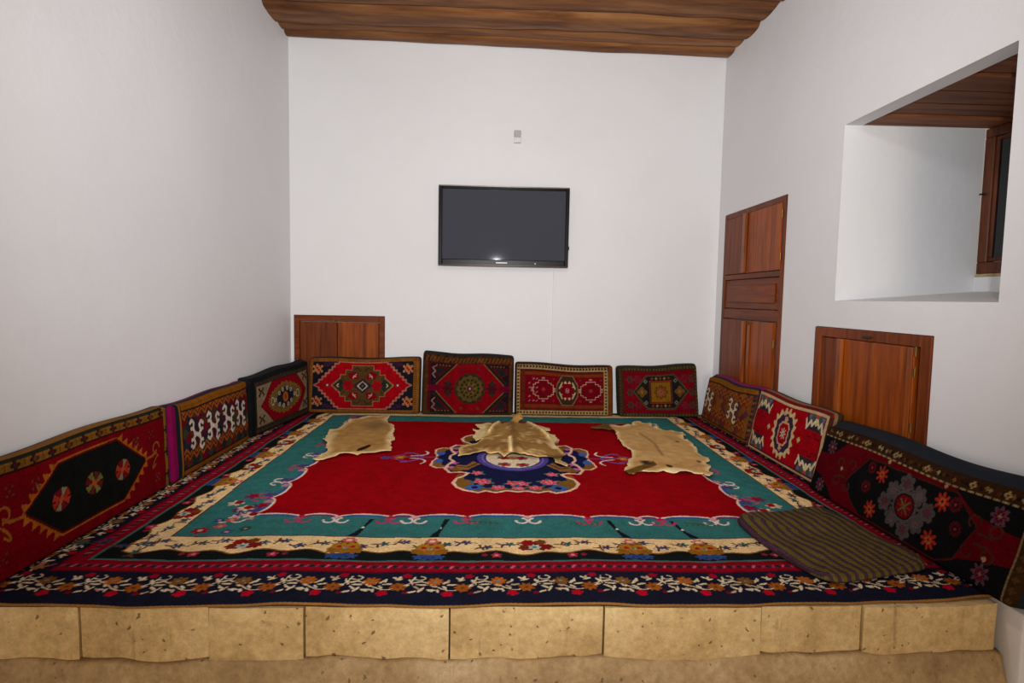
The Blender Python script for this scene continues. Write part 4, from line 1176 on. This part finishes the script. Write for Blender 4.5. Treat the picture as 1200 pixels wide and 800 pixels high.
# 7: back wall, gold square
def chart_gold_square():
    w, h = .80, .47; c = K(w, h, (130, 8, 24)); W, H = 80, 47
    c.rect(0, 0, W, H, (62, 56, 34)); c.rect(3.4, 3.2, W-3.0, H-3.4, (84, 40, 26)); c.rect(5.4, 4, W-4.4, H-4.6, (132, 8, 26))
    for i in range(26):
        for y in (H-2.2, 1.8): c.rect(1+3.1*i, y-1, 2.4+3.1*i, y+1, (104, 90, 52))
    for j in range(15): c.rect(1.0, 1+3.1*j, 2.8, 2.4+3.1*j, (96, 60, 36)); c.rect(4.6, 1+3.1*j, 5.4, 2.4+3.1*j, (50, 30, 26)); c.rect(W-2.6, 1+3.1*j, W-.8, 2.4+3.1*j, (104, 90, 52))
    cx, cy = 42, 23.5
    for y in (11, 23, 35):
        for x in (11.5, 73):
            c.star(x, y, 4.0, 6, (70, 64, 52), .5); c.star(x, y, 1.8, 4, (120, 30, 40), .5)
        for x in (19, 66):
            if y != 23: c.star(x, y, 4.2, 6, (112, 40, 50), .5); c.star(x, y, 2.6, 6, (140, 20, 34), .5)
    for sx in (-1, 1):
        for sy in (-1, 1): c.poly([(cx+sx*20, cy+sy*16), (cx+sx*34, cy+sy*3), (cx+sx*34, cy+sy*18)], (100, 10, 30)) if False else None
    hexa = [(cx-28, cy), (cx-14, cy+16.5), (cx+14, cy+16.5), (cx+28, cy), (cx+14, cy-16.5), (cx-14, cy-16.5)]
    c.poly(hexa, (80, 74, 48)); c.poly([(cx+(x-cx)*.93, cy+(y-cy)*.90) for x, y in hexa], (34, 32, 30))
    for i in range(5):
        for sy in (-1, 1): c.star(cx-8.4+4.2*i, cy+sy*12.9, 1.5, 4, (168, 130, 90) if i % 2 else (150, 60, 40), .45)
    for sx in (-1, 1):
        c.star(cx+sx*19, cy, 5.2, 4, (116, 78, 34), .55); c.star(cx+sx*19, cy, 2, 4, (150, 100, 40), .5)
        for sy in (-1, 1):
            for dx, dy in ((1.2, 0), (-1.2, 0), (0, 1.2), (0, -1.2)): c.rect(cx+sx*15+dx-.6, cy+sy*10+dy-.6, cx+sx*15+dx+.6, cy+sy*10+dy+.6, (136, 130, 126))
    c.rect(cx-11.4, cy-10.6, cx+11.4, cy+10.6, (150, 60, 40)); c.rect(cx-10.6, cy-9.8, cx+10.6, cy+9.8, (70, 24, 20)); c.rect(cx-9.6, cy-9, cx+9.6, cy+9, (150, 102, 26))
    c.star(cx, cy, 7, 8, (120, 66, 26), .7); c.star(cx, cy, 4.8, 8, (150, 90, 34), .6); c.oval(cx, cy, 2.0, 2, (170, 96, 90)); c.star(cx, cy, 1.1, 4, (110, 20, 34), .5)
    c.A *= .78; c.grain(81, .15, .07); return c
cushion('crimson cushion with gold square inside a dark hexagon, dark olive edging', (1.225, 5.47, 0.005), 0, .76, .455, .492, .19, .11, chart_gold_square(),
        [(1.0, CL_GREEN)], seed=7, skew=-.03)

# 8: right wall, far: ochre kilim
ck = kilim(0.98, 0.41, (116, 66, 28), [(126, 74, 26), (112, 52, 26), (88, 50, 62), (130, 70, 30), (104, 44, 34), (124, 80, 32)],
           [(32, True), (28, True), (9, False), (13, False)], [(12, 21), (66, 21)], (214, 196, 168), 3.4, hs=1.02)
cushion('ochre kilim cushion with two white hooked motifs and a magenta cloth top', (1.965, 5.40, 0.005), -90, .98, .405, .415, .17, .095, ck,
        [(.25, CL_NAVY), (1.0, CL_MAG)], seed=8, crest=0.025)

# 9: right wall, middle: red with white corners
def chart_white_corners():
    w, h = .95, .445; c = K(w, h, (158, 8, 22), .45); W, H = 95, 44.5
    c.rect(0, 0, W, H, (72, 38, 30)); c.rect(1.0, .8, W-1.6, H-1.4, (206, 164, 122))
    for i in range(60): c.rect(1.6*i, H-1.4, 1.6*i+.7, H-.4, (120, 30, 40))
    c.rect(3.4, 3.0, W-4.4, H-3.6, (160, 8, 22)); c.line([(3.4, 3), (W-4.4, 3), (W-4.4, H-3.6), (3.4, H-3.6)], .7, (60, 24, 30), True)
    cx, cy = 47.5, 22.2
    q = [(27, 20), (27, 12), (24.5, 12), (24.5, 10), (29, 10), (29, 12.5), (33, 12.5), (33, 9), (37, 9), (37, 6.5), (43.5, 6.5), (43.5, 20)]
    for sx in (-1, 1):
        for sy in (-1, 1):
            f = lambda p: [(cx+sx*x, cy+sy*y) for x, y in p]
            c.poly(f([(22, 19), (25, 8.5), (43, 8.5), (43, 19)]), (52, 40, 54))
            c.poly(f([(24, 19), (27, 12), (30, 14.5), (33.5, 11), (37, 14.5), (40, 9), (43, 10), (43, 19)]), (70, 84, 66))
            c.line(f([(24.5, 9.2), (28, 14.5), (30, 11.5), (34, 16.5), (38, 11.5), (40, 14.5), (43, 9)]), 1.8, (216, 198, 160))
            c.line(f([(24.5, 9.2), (24, 12), (22.5, 15)]), 1.3, (212, 190, 156))
            c.poly(f([(31, 19), (34, 16), (37, 19)]), (176, 60, 76)); c.poly(f([(32.4, 13.5), (34.2, 15.8), (36, 13.5), (34.2, 11.5)]), (206, 190, 140))
            c.poly(f([(24, 18), (26, 14), (28, 18)]), (130, 90, 130)); c.poly(f([(39, 18), (41, 14), (43, 18)]), (130, 90, 130))
            c.line(f([(28.5, 7.2), (28.5, 4.6), (33, 4.6), (33, 7.0), (37, 7), (37, 4.6), (42, 4.6)]), .7, (90, 14, 24))
    # serrated oval medallion
    pts = []; pin = []
    for k in range(72):
        a = 2*math.pi*k/72; tooth = 1.0+(.10 if k % 4 in (0, 1) else -.06)
        ex = 15.5*(1-.16*abs(math.cos(2*a))); ey = 16.5
        pts.append((cx+ex*tooth*math.cos(a), cy+ey*tooth*math.sin(a)))
        pin.append((cx+ex*.80*(1+.05*math.cos(12*a))*math.cos(a), cy+ey*.82*(1+.05*math.cos(12*a))*math.sin(a)))
    c.poly(pts, (208, 178, 128)); c.poly(pin, (56, 42, 62))
    c.poly([(cx+(x-cx)*.68, cy+(y-cy)*.66) for x, y in pin], (206, 160, 130)); c.poly([(cx+(x-cx)*.56, cy+(y-cy)*.56) for x, y in pin], (158, 8, 24))
    for sy in (-1, 1): c.oval(cx, cy+sy*8.2, 1.5, 1.3, (206, 176, 110)); c.star(cx, cy+sy*10, 2.4, 5, (206, 150, 120), .5)
    for k in range(8):
        a = k*math.pi/4; c.line([(cx+1.2*math.cos(a), cy+1.2*math.sin(a)), (cx+3.6*math.cos(a), cy+3.6*math.sin(a))], 1.1, (210, 190, 160))
    for sx in (-1, 1): c.star(cx+sx*19.5, cy, 2.0, 4, (210, 182, 120), .6)
    c.A *= .94; c.grain(91, .13, .06); return c
cushion('bright red cushion with white-and-purple patterned corners and serrated white medallion', (1.955, 4.365, 0.005), -90, .945, .445, .435, .2, .08, chart_white_corners(),
        [(.3, CL_TAN), (1.0, CL_BROWN)], seed=9, skew=0.0)

# 10: right wall, nearest the stone edge
def chart_grey_flower():
    w, h = 1.42, .40; c = K(w, h, (116, 6, 20), .4); W, H = 142, 40
    rs = random.Random(2)
    c.rect(0, 35, W, H, (70, 42, 22)); c.line([(0, 34.6), (W, 34.6)], .6, (170, 140, 90))
    for i in range(70):
        x = 2*i; c.rect(x, 34.4, x+.8, 34.9, (200, 180, 130) if i % 2 else (60, 30, 20))
        c.star(x+rs.random(), 37.4+rs.random()-.5, 1.1, 4, rs.choice([(110, 64, 26), (40, 28, 22), (150, 110, 60), (90, 30, 26), (176, 160, 120)]), .35)
    for x in (14, 38, 62, 84, 110, 126): c.star(x, 37.4, 1.7, 4, (190, 160, 104), .5); c.oval(x, 37.4, .6, .6, (120, 60, 30))
    c.rect(0, 0, W, .8, (40, 24, 20)); c.rect(137.6, 0, W, 36, (76, 50, 26)); c.rect(137.0, 0, 137.7, 36, (166, 136, 92))
    for j in range(9): c.star(140, 2+4*j, 1.3, 4, (120, 80, 40), .4)
    # black corners
    for x0, sx in ((0, 1), (137, -1)):
        g = lambda p: [(x0+sx*x, y) for x, y in p]
        c.poly(g([(0, 34.2), (24 if sx > 0 else 34, 34.2), (16 if sx > 0 else 22, 27), (9, 24.5), (0, 24)]), (24, 22, 24))
        c.poly(g([(0, .8), (26 if sx > 0 else 36, .8), (20 if sx > 0 else 26, 6), (11, 11), (0, 13)]), (24, 22, 24))
        for (x, y) in ((11, 29), (11, 6)):
            X_ = x0+sx*x; c.star(X_, y, 4.4, 8, (118, 76, 92), .42); c.star(X_, y, 2.6, 8, (116, 16, 40), .45); c.star(X_, y, 1.0, 4, (150, 140, 110), .5)
    oc = [(32, 14), (45, 31), (105, 32.5), (119, 22), (112, 6), (103, 1.6), (50, 1.6), (41, 6)]
    c.poly(oc, (24, 23, 24)); c.line(oc, .8, (96, 34, 30), True)
    # hooks at both ends
    for sx, x0 in ((1, 120), (-1, 31)):
        yy = 18
        for d in (-1, 1):
            c.line([(x0, yy+d*2), (x0+sx*6, yy+d*2), (x0+sx*7+sx*2.4*math.cos(0), yy+d*4)], .9, (92, 46, 34))
            c.line([(x0+sx*(7+2.6*math.cos(q*.6)), yy+d*(5+2.4*math.sin(q*.6))) for q in range(8)], .9, (92, 46, 34))
            c.line([(x0+sx*(-3+2.6*math.cos(q*.6)), yy+d*(6+2.4*math.sin(q*.6))) for q in range(8)], .9, (92, 46, 34))
    cx, cy = 79, 17
    for k in range(8):
        a = k*math.pi/4+.2; r = 9.2 if k % 2 else 11.2
        x, y = cx+r*1.25*math.cos(a), cy+r*.95*math.sin(a)
        c.line([(cx+5*math.cos(a), cy+4.5*math.sin(a)), (x, y)], 1.4, (104, 92, 92)); c.star(x, y, 4.9, 6, (98, 88, 88), .72, a); c.star(x, y, 2.6, 6, (118, 96, 96) if k % 2 else (108, 62, 68), .7, a)
    c.oval(cx, cy, 8.2, 7.6, (104, 92, 90)); c.oval(cx, cy, 6.6, 6.2, (24, 23, 24)); c.oval(cx, cy, 5.8, 5.4, (136, 14, 24)); 
    for k in range(8): c.line([(cx, cy), (cx+4*math.cos(k*math.pi/4), cy+4*math.sin(k*math.pi/4))], .8, (110, 120, 70) if k % 2 else (150, 60, 40))
    for x, y in ((58, 26), (99, 26.5), (57, 7.5), (98, 8.5)):
        c.star(x, y, 4.6, 8, (206, 52, 34), .34); c.star(x, y, 2.2, 8, (226, 110, 60), .4); c.star(x, y, .9, 4, (120, 20, 30), .5)
    for x, y in ((49.5, 17), (109.5, 18), (106, 27.5), (49, 27)):
        c.star(x, y, 3.4, 12, (104, 20, 34), .75); c.star(x, y, 1.9, 8, (40, 20, 26), .6); c.oval(x, y, .7, .7, (160, 60, 60))
    for x, y in ((60, 33.2), (98, 33.4), (126, 12), (26, 20)): c.star(x, y, 1.2, 4, (210, 170, 120), .5)
    c.A *= 0.70; c.grain(101, .16, .07); return c
cushion('long dark cushion with grey flower medallion and orange stars, thick navy cloth back', (1.895, 3.39, 0.005), -90, 1.385, .385, .40, .28, .12, chart_grey_flower(),
        [(1.0, CL_NAVY)], seed=10, crest=0.035)

# ------------------------------------------------------------------ animal hides lying on the rug
HIDE_L = [(-1.172, 3.915), (-1.140, 3.980), (-1.130, 4.080), (-1.135, 4.149), (-1.169, 4.219), (-1.194, 4.356), (-1.250, 4.433), (-1.261, 4.613), (-1.284, 4.762), (-1.247, 4.763), (-1.224, 4.875), (-1.230, 4.940), (-1.216, 5.060), (-1.224, 5.184), (-1.166, 5.224), (-1.107, 5.303), (-1.062, 5.344), (-0.987, 5.309), (-0.905, 5.392), (-0.896, 5.184), (-0.868, 5.060), (-0.810, 4.978), (-0.769, 4.786), (-0.763, 4.664), (-0.714, 4.468), (-0.740, 4.413), (-0.709, 4.261), (-0.686, 4.141), (-0.735, 4.116), (-0.822, 4.079), (-0.881, 4.077), (-0.900, 4.031), (-0.940, 4.052), (-0.986, 4.051), (-1.023, 4.038), (-1.055, 3.982), (-1.091, 3.907), (-1.141, 3.885)]
HIDE_C = [(0.193, 5.112), (0.159, 5.021), (0.096, 5.033), (-0.028, 5.051), (-0.121, 4.998), (-0.077, 4.860), (-0.084, 4.749), (-0.137, 4.848), (-0.107, 4.684), (-0.127, 4.540), (-0.100, 4.424), (-0.050, 4.408), (-0.067, 4.370), (-0.172, 4.293), (-0.220, 4.188), (-0.205, 4.073), (-0.213, 3.994), (-0.161, 4.027), (-0.029, 4.144), (-0.011, 4.079), (0.064, 4.050), (0.105, 3.973), (0.156, 4.037), (0.271, 3.994), (0.398, 4.014), (0.449, 3.984), (0.441, 3.865), (0.468, 3.823), (0.507, 3.754), (0.521, 3.796), (0.485, 3.895), (0.503, 4.017), (0.537, 4.050), (0.520, 4.163), (0.494, 4.283), (0.491, 4.373), (0.528, 4.507), (0.523, 4.628), (0.470, 4.688), (0.410, 4.664), (0.399, 4.771), (0.501, 4.797), (0.500, 4.887), (0.426, 4.977), (0.374, 4.975), (0.325, 5.020), (0.272, 5.008), (0.245, 5.040), (0.259, 5.166), (0.301, 5.353), (0.277, 5.551), (0.239, 5.462), (0.204, 5.294)]
HIDE_R = [(1.062, 5.088), (1.116, 5.013), (1.252, 5.076), (1.279, 5.188), (1.333, 5.214), (1.355, 5.147), (1.428, 5.173), (1.411, 5.041), (1.429, 4.936), (1.473, 4.898), (1.546, 4.841), (1.613, 4.824), (1.608, 4.728), (1.561, 4.651), (1.541, 4.525), (1.569, 4.458), (1.543, 4.358), (1.540, 4.278), (1.505, 4.156), (1.515, 4.056), (1.535, 4.028), (1.521, 3.960), (1.480, 3.919), (1.456, 3.853), (1.476, 3.828), (1.456, 3.766), (1.419, 3.705), (1.431, 3.670), (1.412, 3.613), (1.376, 3.578), (1.349, 3.589), (1.367, 3.646), (1.322, 3.656), (1.257, 3.666), (1.189, 3.648), (1.156, 3.675), (1.124, 3.704), (1.073, 3.672), (1.025, 3.671), (0.983, 3.693), (0.945, 3.681), (0.910, 3.622), (0.876, 3.622), (0.865, 3.690), (0.888, 3.762), (0.918, 3.800), (0.964, 3.969), (1.003, 4.039), (1.030, 4.184), (1.007, 4.306), (1.013, 4.574), (1.036, 4.703), (1.033, 4.837), (1.027, 4.897), (0.913, 4.912), (0.863, 4.943), (0.872, 4.993), (0.929, 5.004)]
def inside(p, X, Y):
    ins = np.zeros(X.shape, bool)
    for (xa, ya), (xb, yb) in zip(p, np.roll(p, -1, 0)):
        if ya == yb: continue
        ins ^= ((ya > Y) != (yb > Y)) & (X < (xb-xa)*(Y-ya)/(yb-ya)+xa)
    return ins
def edge_dist(p, X, Y):
    d = np.full(X.shape, 9.0); nx_ = np.zeros(X.shape); ny_ = np.zeros(X.shape)
    for (xa, ya), (xb, yb) in zip(p, np.roll(p, -1, 0)):
        dx, dy = xb-xa, yb-ya
        t_ = np.clip(((X-xa)*dx+(Y-ya)*dy)/(dx*dx+dy*dy+1e-12), 0, 1)
        qx, qy = xa+t_*dx, ya+t_*dy
        dd = np.hypot(X-qx, Y-qy); m_ = dd < d
        d = np.where(m_, dd, d); nx_ = np.where(m_, qx, nx_); ny_ = np.where(m_, qy, ny_)
    return d, nx_, ny_
def hide(label, outline, height, colour, res=0.009, seed=0):
    p = np.array(outline)
    # ragged edge: extra points along the outline
    rs = np.random.RandomState(seed); q = []
    for a, b in zip(p, np.roll(p, -1, 0)):
        n = max(1, int(np.hypot(*(b-a))/0.03))
        for i in range(n):
            q.append(a+(b-a)*i/n+(rs.randn(2)*0.004 if i else 0))
    p = np.array(q)
    x0, y0 = p.min(0)-res; x1, y1 = p.max(0)+res
    xs = np.arange(x0, x1+res, res); ys = np.arange(y0, y1+res, res)
    X, Y = np.meshgrid(xs, ys)
    ins = inside(p, X, Y); d, qx, qy = edge_dist(p, X, Y)
    keep = ins | (d < res*0.55)
    cell = keep[:-1, :-1] & keep[1:, :-1] & keep[:-1, 1:] & keep[1:, 1:]
    used = np.zeros_like(keep); used[:-1, :-1] |= cell; used[1:, :-1] |= cell; used[:-1, 1:] |= cell; used[1:, 1:] |= cell
    full = np.zeros_like(keep); full[1:-1, 1:-1] = cell[:-1, :-1] & cell[1:, :-1] & cell[:-1, 1:] & cell[1:, 1:]
    rim = used & ~full
    snap = rim & (d < res*1.1)
    X = np.where(snap, qx, X); Y = np.where(snap, qy, Y)
    D = np.where(ins, d, 0.0)
    idx = -np.ones(keep.shape, int); idx[used] = np.arange(used.sum())
    x, y, dd = X[used], Y[used], D[used]
    zt_, y2 = height(x, y, dd)
    cx_, cy_ = x.mean(), y2.mean()
    n = len(x)
    top = np.stack([x-cx_, y2-cy_, zt_], -1)
    bot = top.copy(); bot[:, 2] = np.maximum(0.0005, bot[:, 2]-0.006)
    j, i = np.nonzero(cell)
    f = np.stack([idx[j, i], idx[j, i+1], idx[j+1, i+1], idx[j+1, i]], -1)
    faces = [tuple(a) for a in f.tolist()]+[tuple(a) for a in (f[:, ::-1]+n).tolist()]
    # close the rim
    cnt = {}
    for a in f.tolist():
        for k in range(4):
            e = (a[k], a[(k+1) % 4])
            if (e[1], e[0]) in cnt: del cnt[(e[1], e[0])]
            else: cnt[e] = 1
    faces += [(b, a, a+n, b+n) for a, b in cnt]
    o = mesh_obj('animal_hide', np.concatenate([top, bot]), faces, M_FUR, smooth=True, loc=(cx_, cy_, 0.004))
    col = np.clip(colour(x, y, dd, rs)*1.12, 0, 255)
    set_knots(o.data, np.concatenate([col, col*0.9+20]))
    tag(o, label, 'animal hide', 'animal hides spread on the rug')
    return o
def nz(x, y, s, k=0.0):
    return np.array([noise.noise(Vector((a*s, b*s, k))) for a, b in zip(x, y)])
def blend(a, b, t):
    t = np.clip(t, 0, 1)[:, None]; return a*(1-t)+np.asarray(b, float)[None, :]*t
def base_col(x, y, dd, c0, c1, cream, wid, k):
    n1 = nz(x, y, 3.0, k); n2 = nz(x, y*0.5, 22.0, k+3)
    col = np.tile(np.asarray(c0, float), (len(x), 1))
    col = blend(col, c1, 0.5+0.9*n1+0.5*n2)
    col = blend(col, cream, 1-(dd-0.004)/(wid*(1+0.8*n1)))
    return col
def h_flat(k, curl=0.012):
    def f(x, y, dd):
        n1 = nz(x, y, 4.0, k); n2 = nz(x, y, 11.0, k+2)
        z = 0.009+0.010*(n1+0.4)*np.clip(dd/0.06, 0, 1)+0.004*n2+curl*np.exp(-dd/0.02)*np.clip(n2+0.2, 0, 1)
        return np.maximum(z, 0.0065), y
    return f
def col_l(x, y, dd, rs):
    c = base_col(x, y, dd, (150, 112, 62), (172, 134, 80), (214, 184, 130), 0.05, 1.0)
    c = blend(c, (206, 184, 136), 1-((x+1.22)/0.06)**2-((y-4.50)/0.22)**2)
    c = blend(c, (210, 186, 140), 1-((x+0.76)/0.05)**2-((y-4.65)/0.30)**2)
    c = blend(c, (112, 84, 56), 0.75*(1-((x+0.95)/0.13)**2-((y-4.95)/0.22)**2))
    return blend(c, (40, 26, 16), 4*(1-((x+0.905-(y-4.16)*0.28)/0.028)**2-((y-4.20)/0.10)**2))
def col_r(x, y, dd, rs):
    c = base_col(x, y, dd, (188, 152, 98), (176, 136, 84), (216, 188, 138), 0.03, 5.0)
    c = blend(c, (128, 96, 60), 0.9*(1-np.abs(x-1.235-0.02*np.sin(y*6))/0.018)*(y < 4.75)*(y > 4.05))
    c = blend(c, (222, 198, 150), 1.2*(1-((x-1.20)/0.12)**2-((y-3.70)/0.07)**2))
    c = blend(c, (70, 48, 28), 3*(1-((x-1.19)/0.022)**2-((y-3.80)/0.045)**2))
    c = blend(c, (96, 70, 30), 2.2*(1-(np.abs((y-3.66)-(x-0.90)*1.0)/0.055)**2)*(x > 0.855)*(x < 1.12)*(y < 3.93))
    c = blend(c, (58, 42, 24), 1.3*(1-np.abs(x-1.06)/0.05)*(y > 3.84)*(y < 3.93)*(x < 1.13))
    c = blend(c, (96, 70, 34), 3.0*np.clip((1.05-x)/0.05, 0, 1)*(y > 4.75))
    for a, b in ((1.45, 4.45), (1.43, 3.92)): c = blend(c, (96, 66, 36), 2*(1-((x-a)/0.015)**2-((y-b)/0.035)**2))
    return c
def h_c(x, y, dd):
    n1 = nz(x, y, 5.0, 9.0); n2 = nz(x, y, 16.0, 4.0)
    body = np.clip(1-((x-0.20)/0.30)**2-((y-4.50)/0.55)**2, 0, 1)
    z = 0.010+0.055*body**0.7+0.012*(n1+0.3)*np.clip(dd/0.05, 0, 1)+0.005*n2
    z += 0.016*np.exp(-((x-0.185+0.02*(y-4.5))/0.035)**2)*(dd > 0.02)                     # spine
    for xa, ya, xb, yb in ((0.085, 5.0, 0.0, 4.55), (0.33, 4.98, 0.45, 4.45)):                    # standing folds
        t_ = np.clip(((x-xa)*(xb-xa)+(y-ya)*(yb-ya))/((xb-xa)**2+(yb-ya)**2), 0, 1)
        dl = np.hypot(x-xa-t_*(xb-xa), (y-ya-t_*(yb-ya)))
        z += 0.030*np.exp(-(dl/0.018)**2)*np.clip(dd/0.01, 0, 1)
    z += 0.008*np.exp(-dd/0.012)
    far = y > 5.04
    y2 = np.where(far, 5.04+(y-5.04)*0.50, y)
    z = np.where(far, np.maximum(z, 1.1-1.085*y2/y)+0.02*np.clip(dd/0.03, 0, 1), z)
    return np.maximum(z, 0.007), y2
def col_c(x, y, dd, rs):
    c = base_col(x, y, dd, (148, 112, 62), (124, 90, 48), (206, 172, 112), 0.025, 7.0)
    n = nz(x, y, 26.0, 2.0); n3 = nz(x, y, 9.0, 6.0)
    c = blend(c, (186, 158, 108), 1.6*(n3-0.05)+n)
    c = blend(c, (206, 184, 132), 1.6*(-x+0.02)/0.10*(y > 4.45)); c = blend(c, (206, 184, 132), 1.6*(x-0.42)/0.08*(y > 4.2))
    c = blend(c, (108, 78, 42), 0.8*(1-np.abs(x-0.185)/0.05)*(y < 5.0))
    c = blend(c, (178, 136, 76), 1.2*(y-5.0)/0.1)
    c = blend(c, (96, 70, 38), 1.2*(1-np.abs(y-3.98)/0.10)*(x > 0.40))
    for xa, ya, xb, yb in ((0.085, 5.0, 0.0, 4.55), (0.33, 4.98, 0.45, 4.45), (0.155, 4.35, 0.15, 4.05)):
        t_ = np.clip(((x-xa)*(xb-xa)+(y-ya)*(yb-ya))/((xb-xa)**2+(yb-ya)**2), 0, 1)
        dl = np.hypot(x-xa-t_*(xb-xa), (y-ya-t_*(yb-ya)))
        c = blend(c, (224, 196, 140), 1.6*np.exp(-(dl/0.014)**2)-0.2)
    return c
hide('tan animal hide with a small dark hole, lying below the red diamond cushion', HIDE_L, h_flat(1.0), col_l, seed=1)
hide('crumpled brown animal hide with raised folds lying over the rug medallion', HIDE_C, h_c, col_c, seed=2)
hide('flat pale sandy animal hide with a dark back stripe and brown rolled leg', HIDE_R, h_flat(5.0, 0.02), col_r, seed=3)

# ------------------------------------------------------------------ striped floor pad
PAD = [(1.236, 2.893), (1.374, 2.955), (1.571, 3.010), (1.744, 3.032), (1.782, 2.976), (1.783, 2.828), (1.820, 2.607), (1.857, 2.448), (1.863, 2.355), (1.815, 2.316), (1.624, 2.249), (1.490, 2.204), (1.396, 2.190), (1.341, 2.213), (1.300, 2.295), (1.276, 2.423), (1.261, 2.590), (1.237, 2.767)]
def pad():
    p0 = np.array(PAD)
    # corner curves: back-left, back-right, front-right, front-left
    A_, B_, C_, D_ = np.array((1.238, 2.900)), np.array((1.790, 3.040)), np.array((1.872, 2.335)), np.array((1.335, 2.190))
    nu, nv = 150, 130
    u = np.linspace(0, 1, nu); v = np.linspace(0, 1, nv); U, V = np.meshgrid(u, v)
    top = A_[None, None]*(1-U)[..., None]+B_[None, None]*U[..., None]
    bot = D_[None, None]*(1-U)[..., None]+C_[None, None]*U[..., None]
    Q = top*(1-V)[..., None]+bot*V[..., None]
    # edges slightly bowed, corners rounded
    cen = Q.mean((0, 1))
    eu, ev = np.abs(2*U-1), np.abs(2*V-1)
    corner = np.clip((eu**8+ev**8)**(1/8)/np.maximum(np.maximum(eu, ev), 1e-6), 1, 2)
    Q = cen+(Q-cen)/corner[..., None]
    Q[..., 0] += -0.035*np.sin(np.pi*V)*(1-U)*1.0
    du = np.minimum(U, 1-U)*0.58; dv = np.minimum(V, 1-V)*0.70
    d = np.minimum(du, dv); r = 0.03
    edge = np.where(d < r, np.sqrt(np.maximum(0, 1-(1-d/r)**2)), 1.0)
    Z = 0.003+0.028*edge+0.005*np.sin(U*9+V*5)*edge+0.004*np.sin(V*13-U*3)*edge
    ns = 13
    col = np.empty((nv, nu, 3))
    rs = np.random.RandomState(4)
    s = U*ns+0.10*np.sin(V*4)+0.04*np.sin(V*17)
    fr = s-np.floor(s)
    col[:] = (92, 80, 38)
    m1 = fr < 0.44; col[m1] = (58, 40, 44)
    m2 = (fr > 0.12) & (fr < 0.30); col[m2] = (74, 48, 62)
    col *= 1+0.20*(rs.rand(nv, nu, 1)-0.5); col *= 1+0.08*np.sin(V*260)[..., None]
    root = empty('striped_floor_pad', (cen[0], cen[1], 0.003)); tag(root, 'flat olive and purple striped floor pad lying on the rug corner', 'floor pad')
    P = np.concatenate([Q-cen, Z[..., None]], -1)
    grid_obj('woven_cover', P, col, M_PADW, root)
    # stitched rim touching the rug
    L = [(0, i) for i in range(0, nu-1, 3)]+[(j, nu-1) for j in range(0, nv-1, 3)]+[(nv-1, i) for i in range(nu-1, 0, -3)]+[(j, 0) for j in range(nv-1, 0, -3)]
    vts = []; f = []
    for k, (a, b) in enumerate(L):
        x, y, z = P[a, b]; vts += [(x*1.004, y*1.004, 0.006), (x*0.99, y*0.99, 0.0)]
    n = len(L)
    for k in range(n):
        a, b = 2*k, 2*((k+1) % n); f.append((a, a+1, b+1, b))
    f.append(tuple(2*k+1 for k in range(n)))
    mesh_obj('underside', vts, f, cloth('pad_backing', (58, 48, 34)), root)
pad()
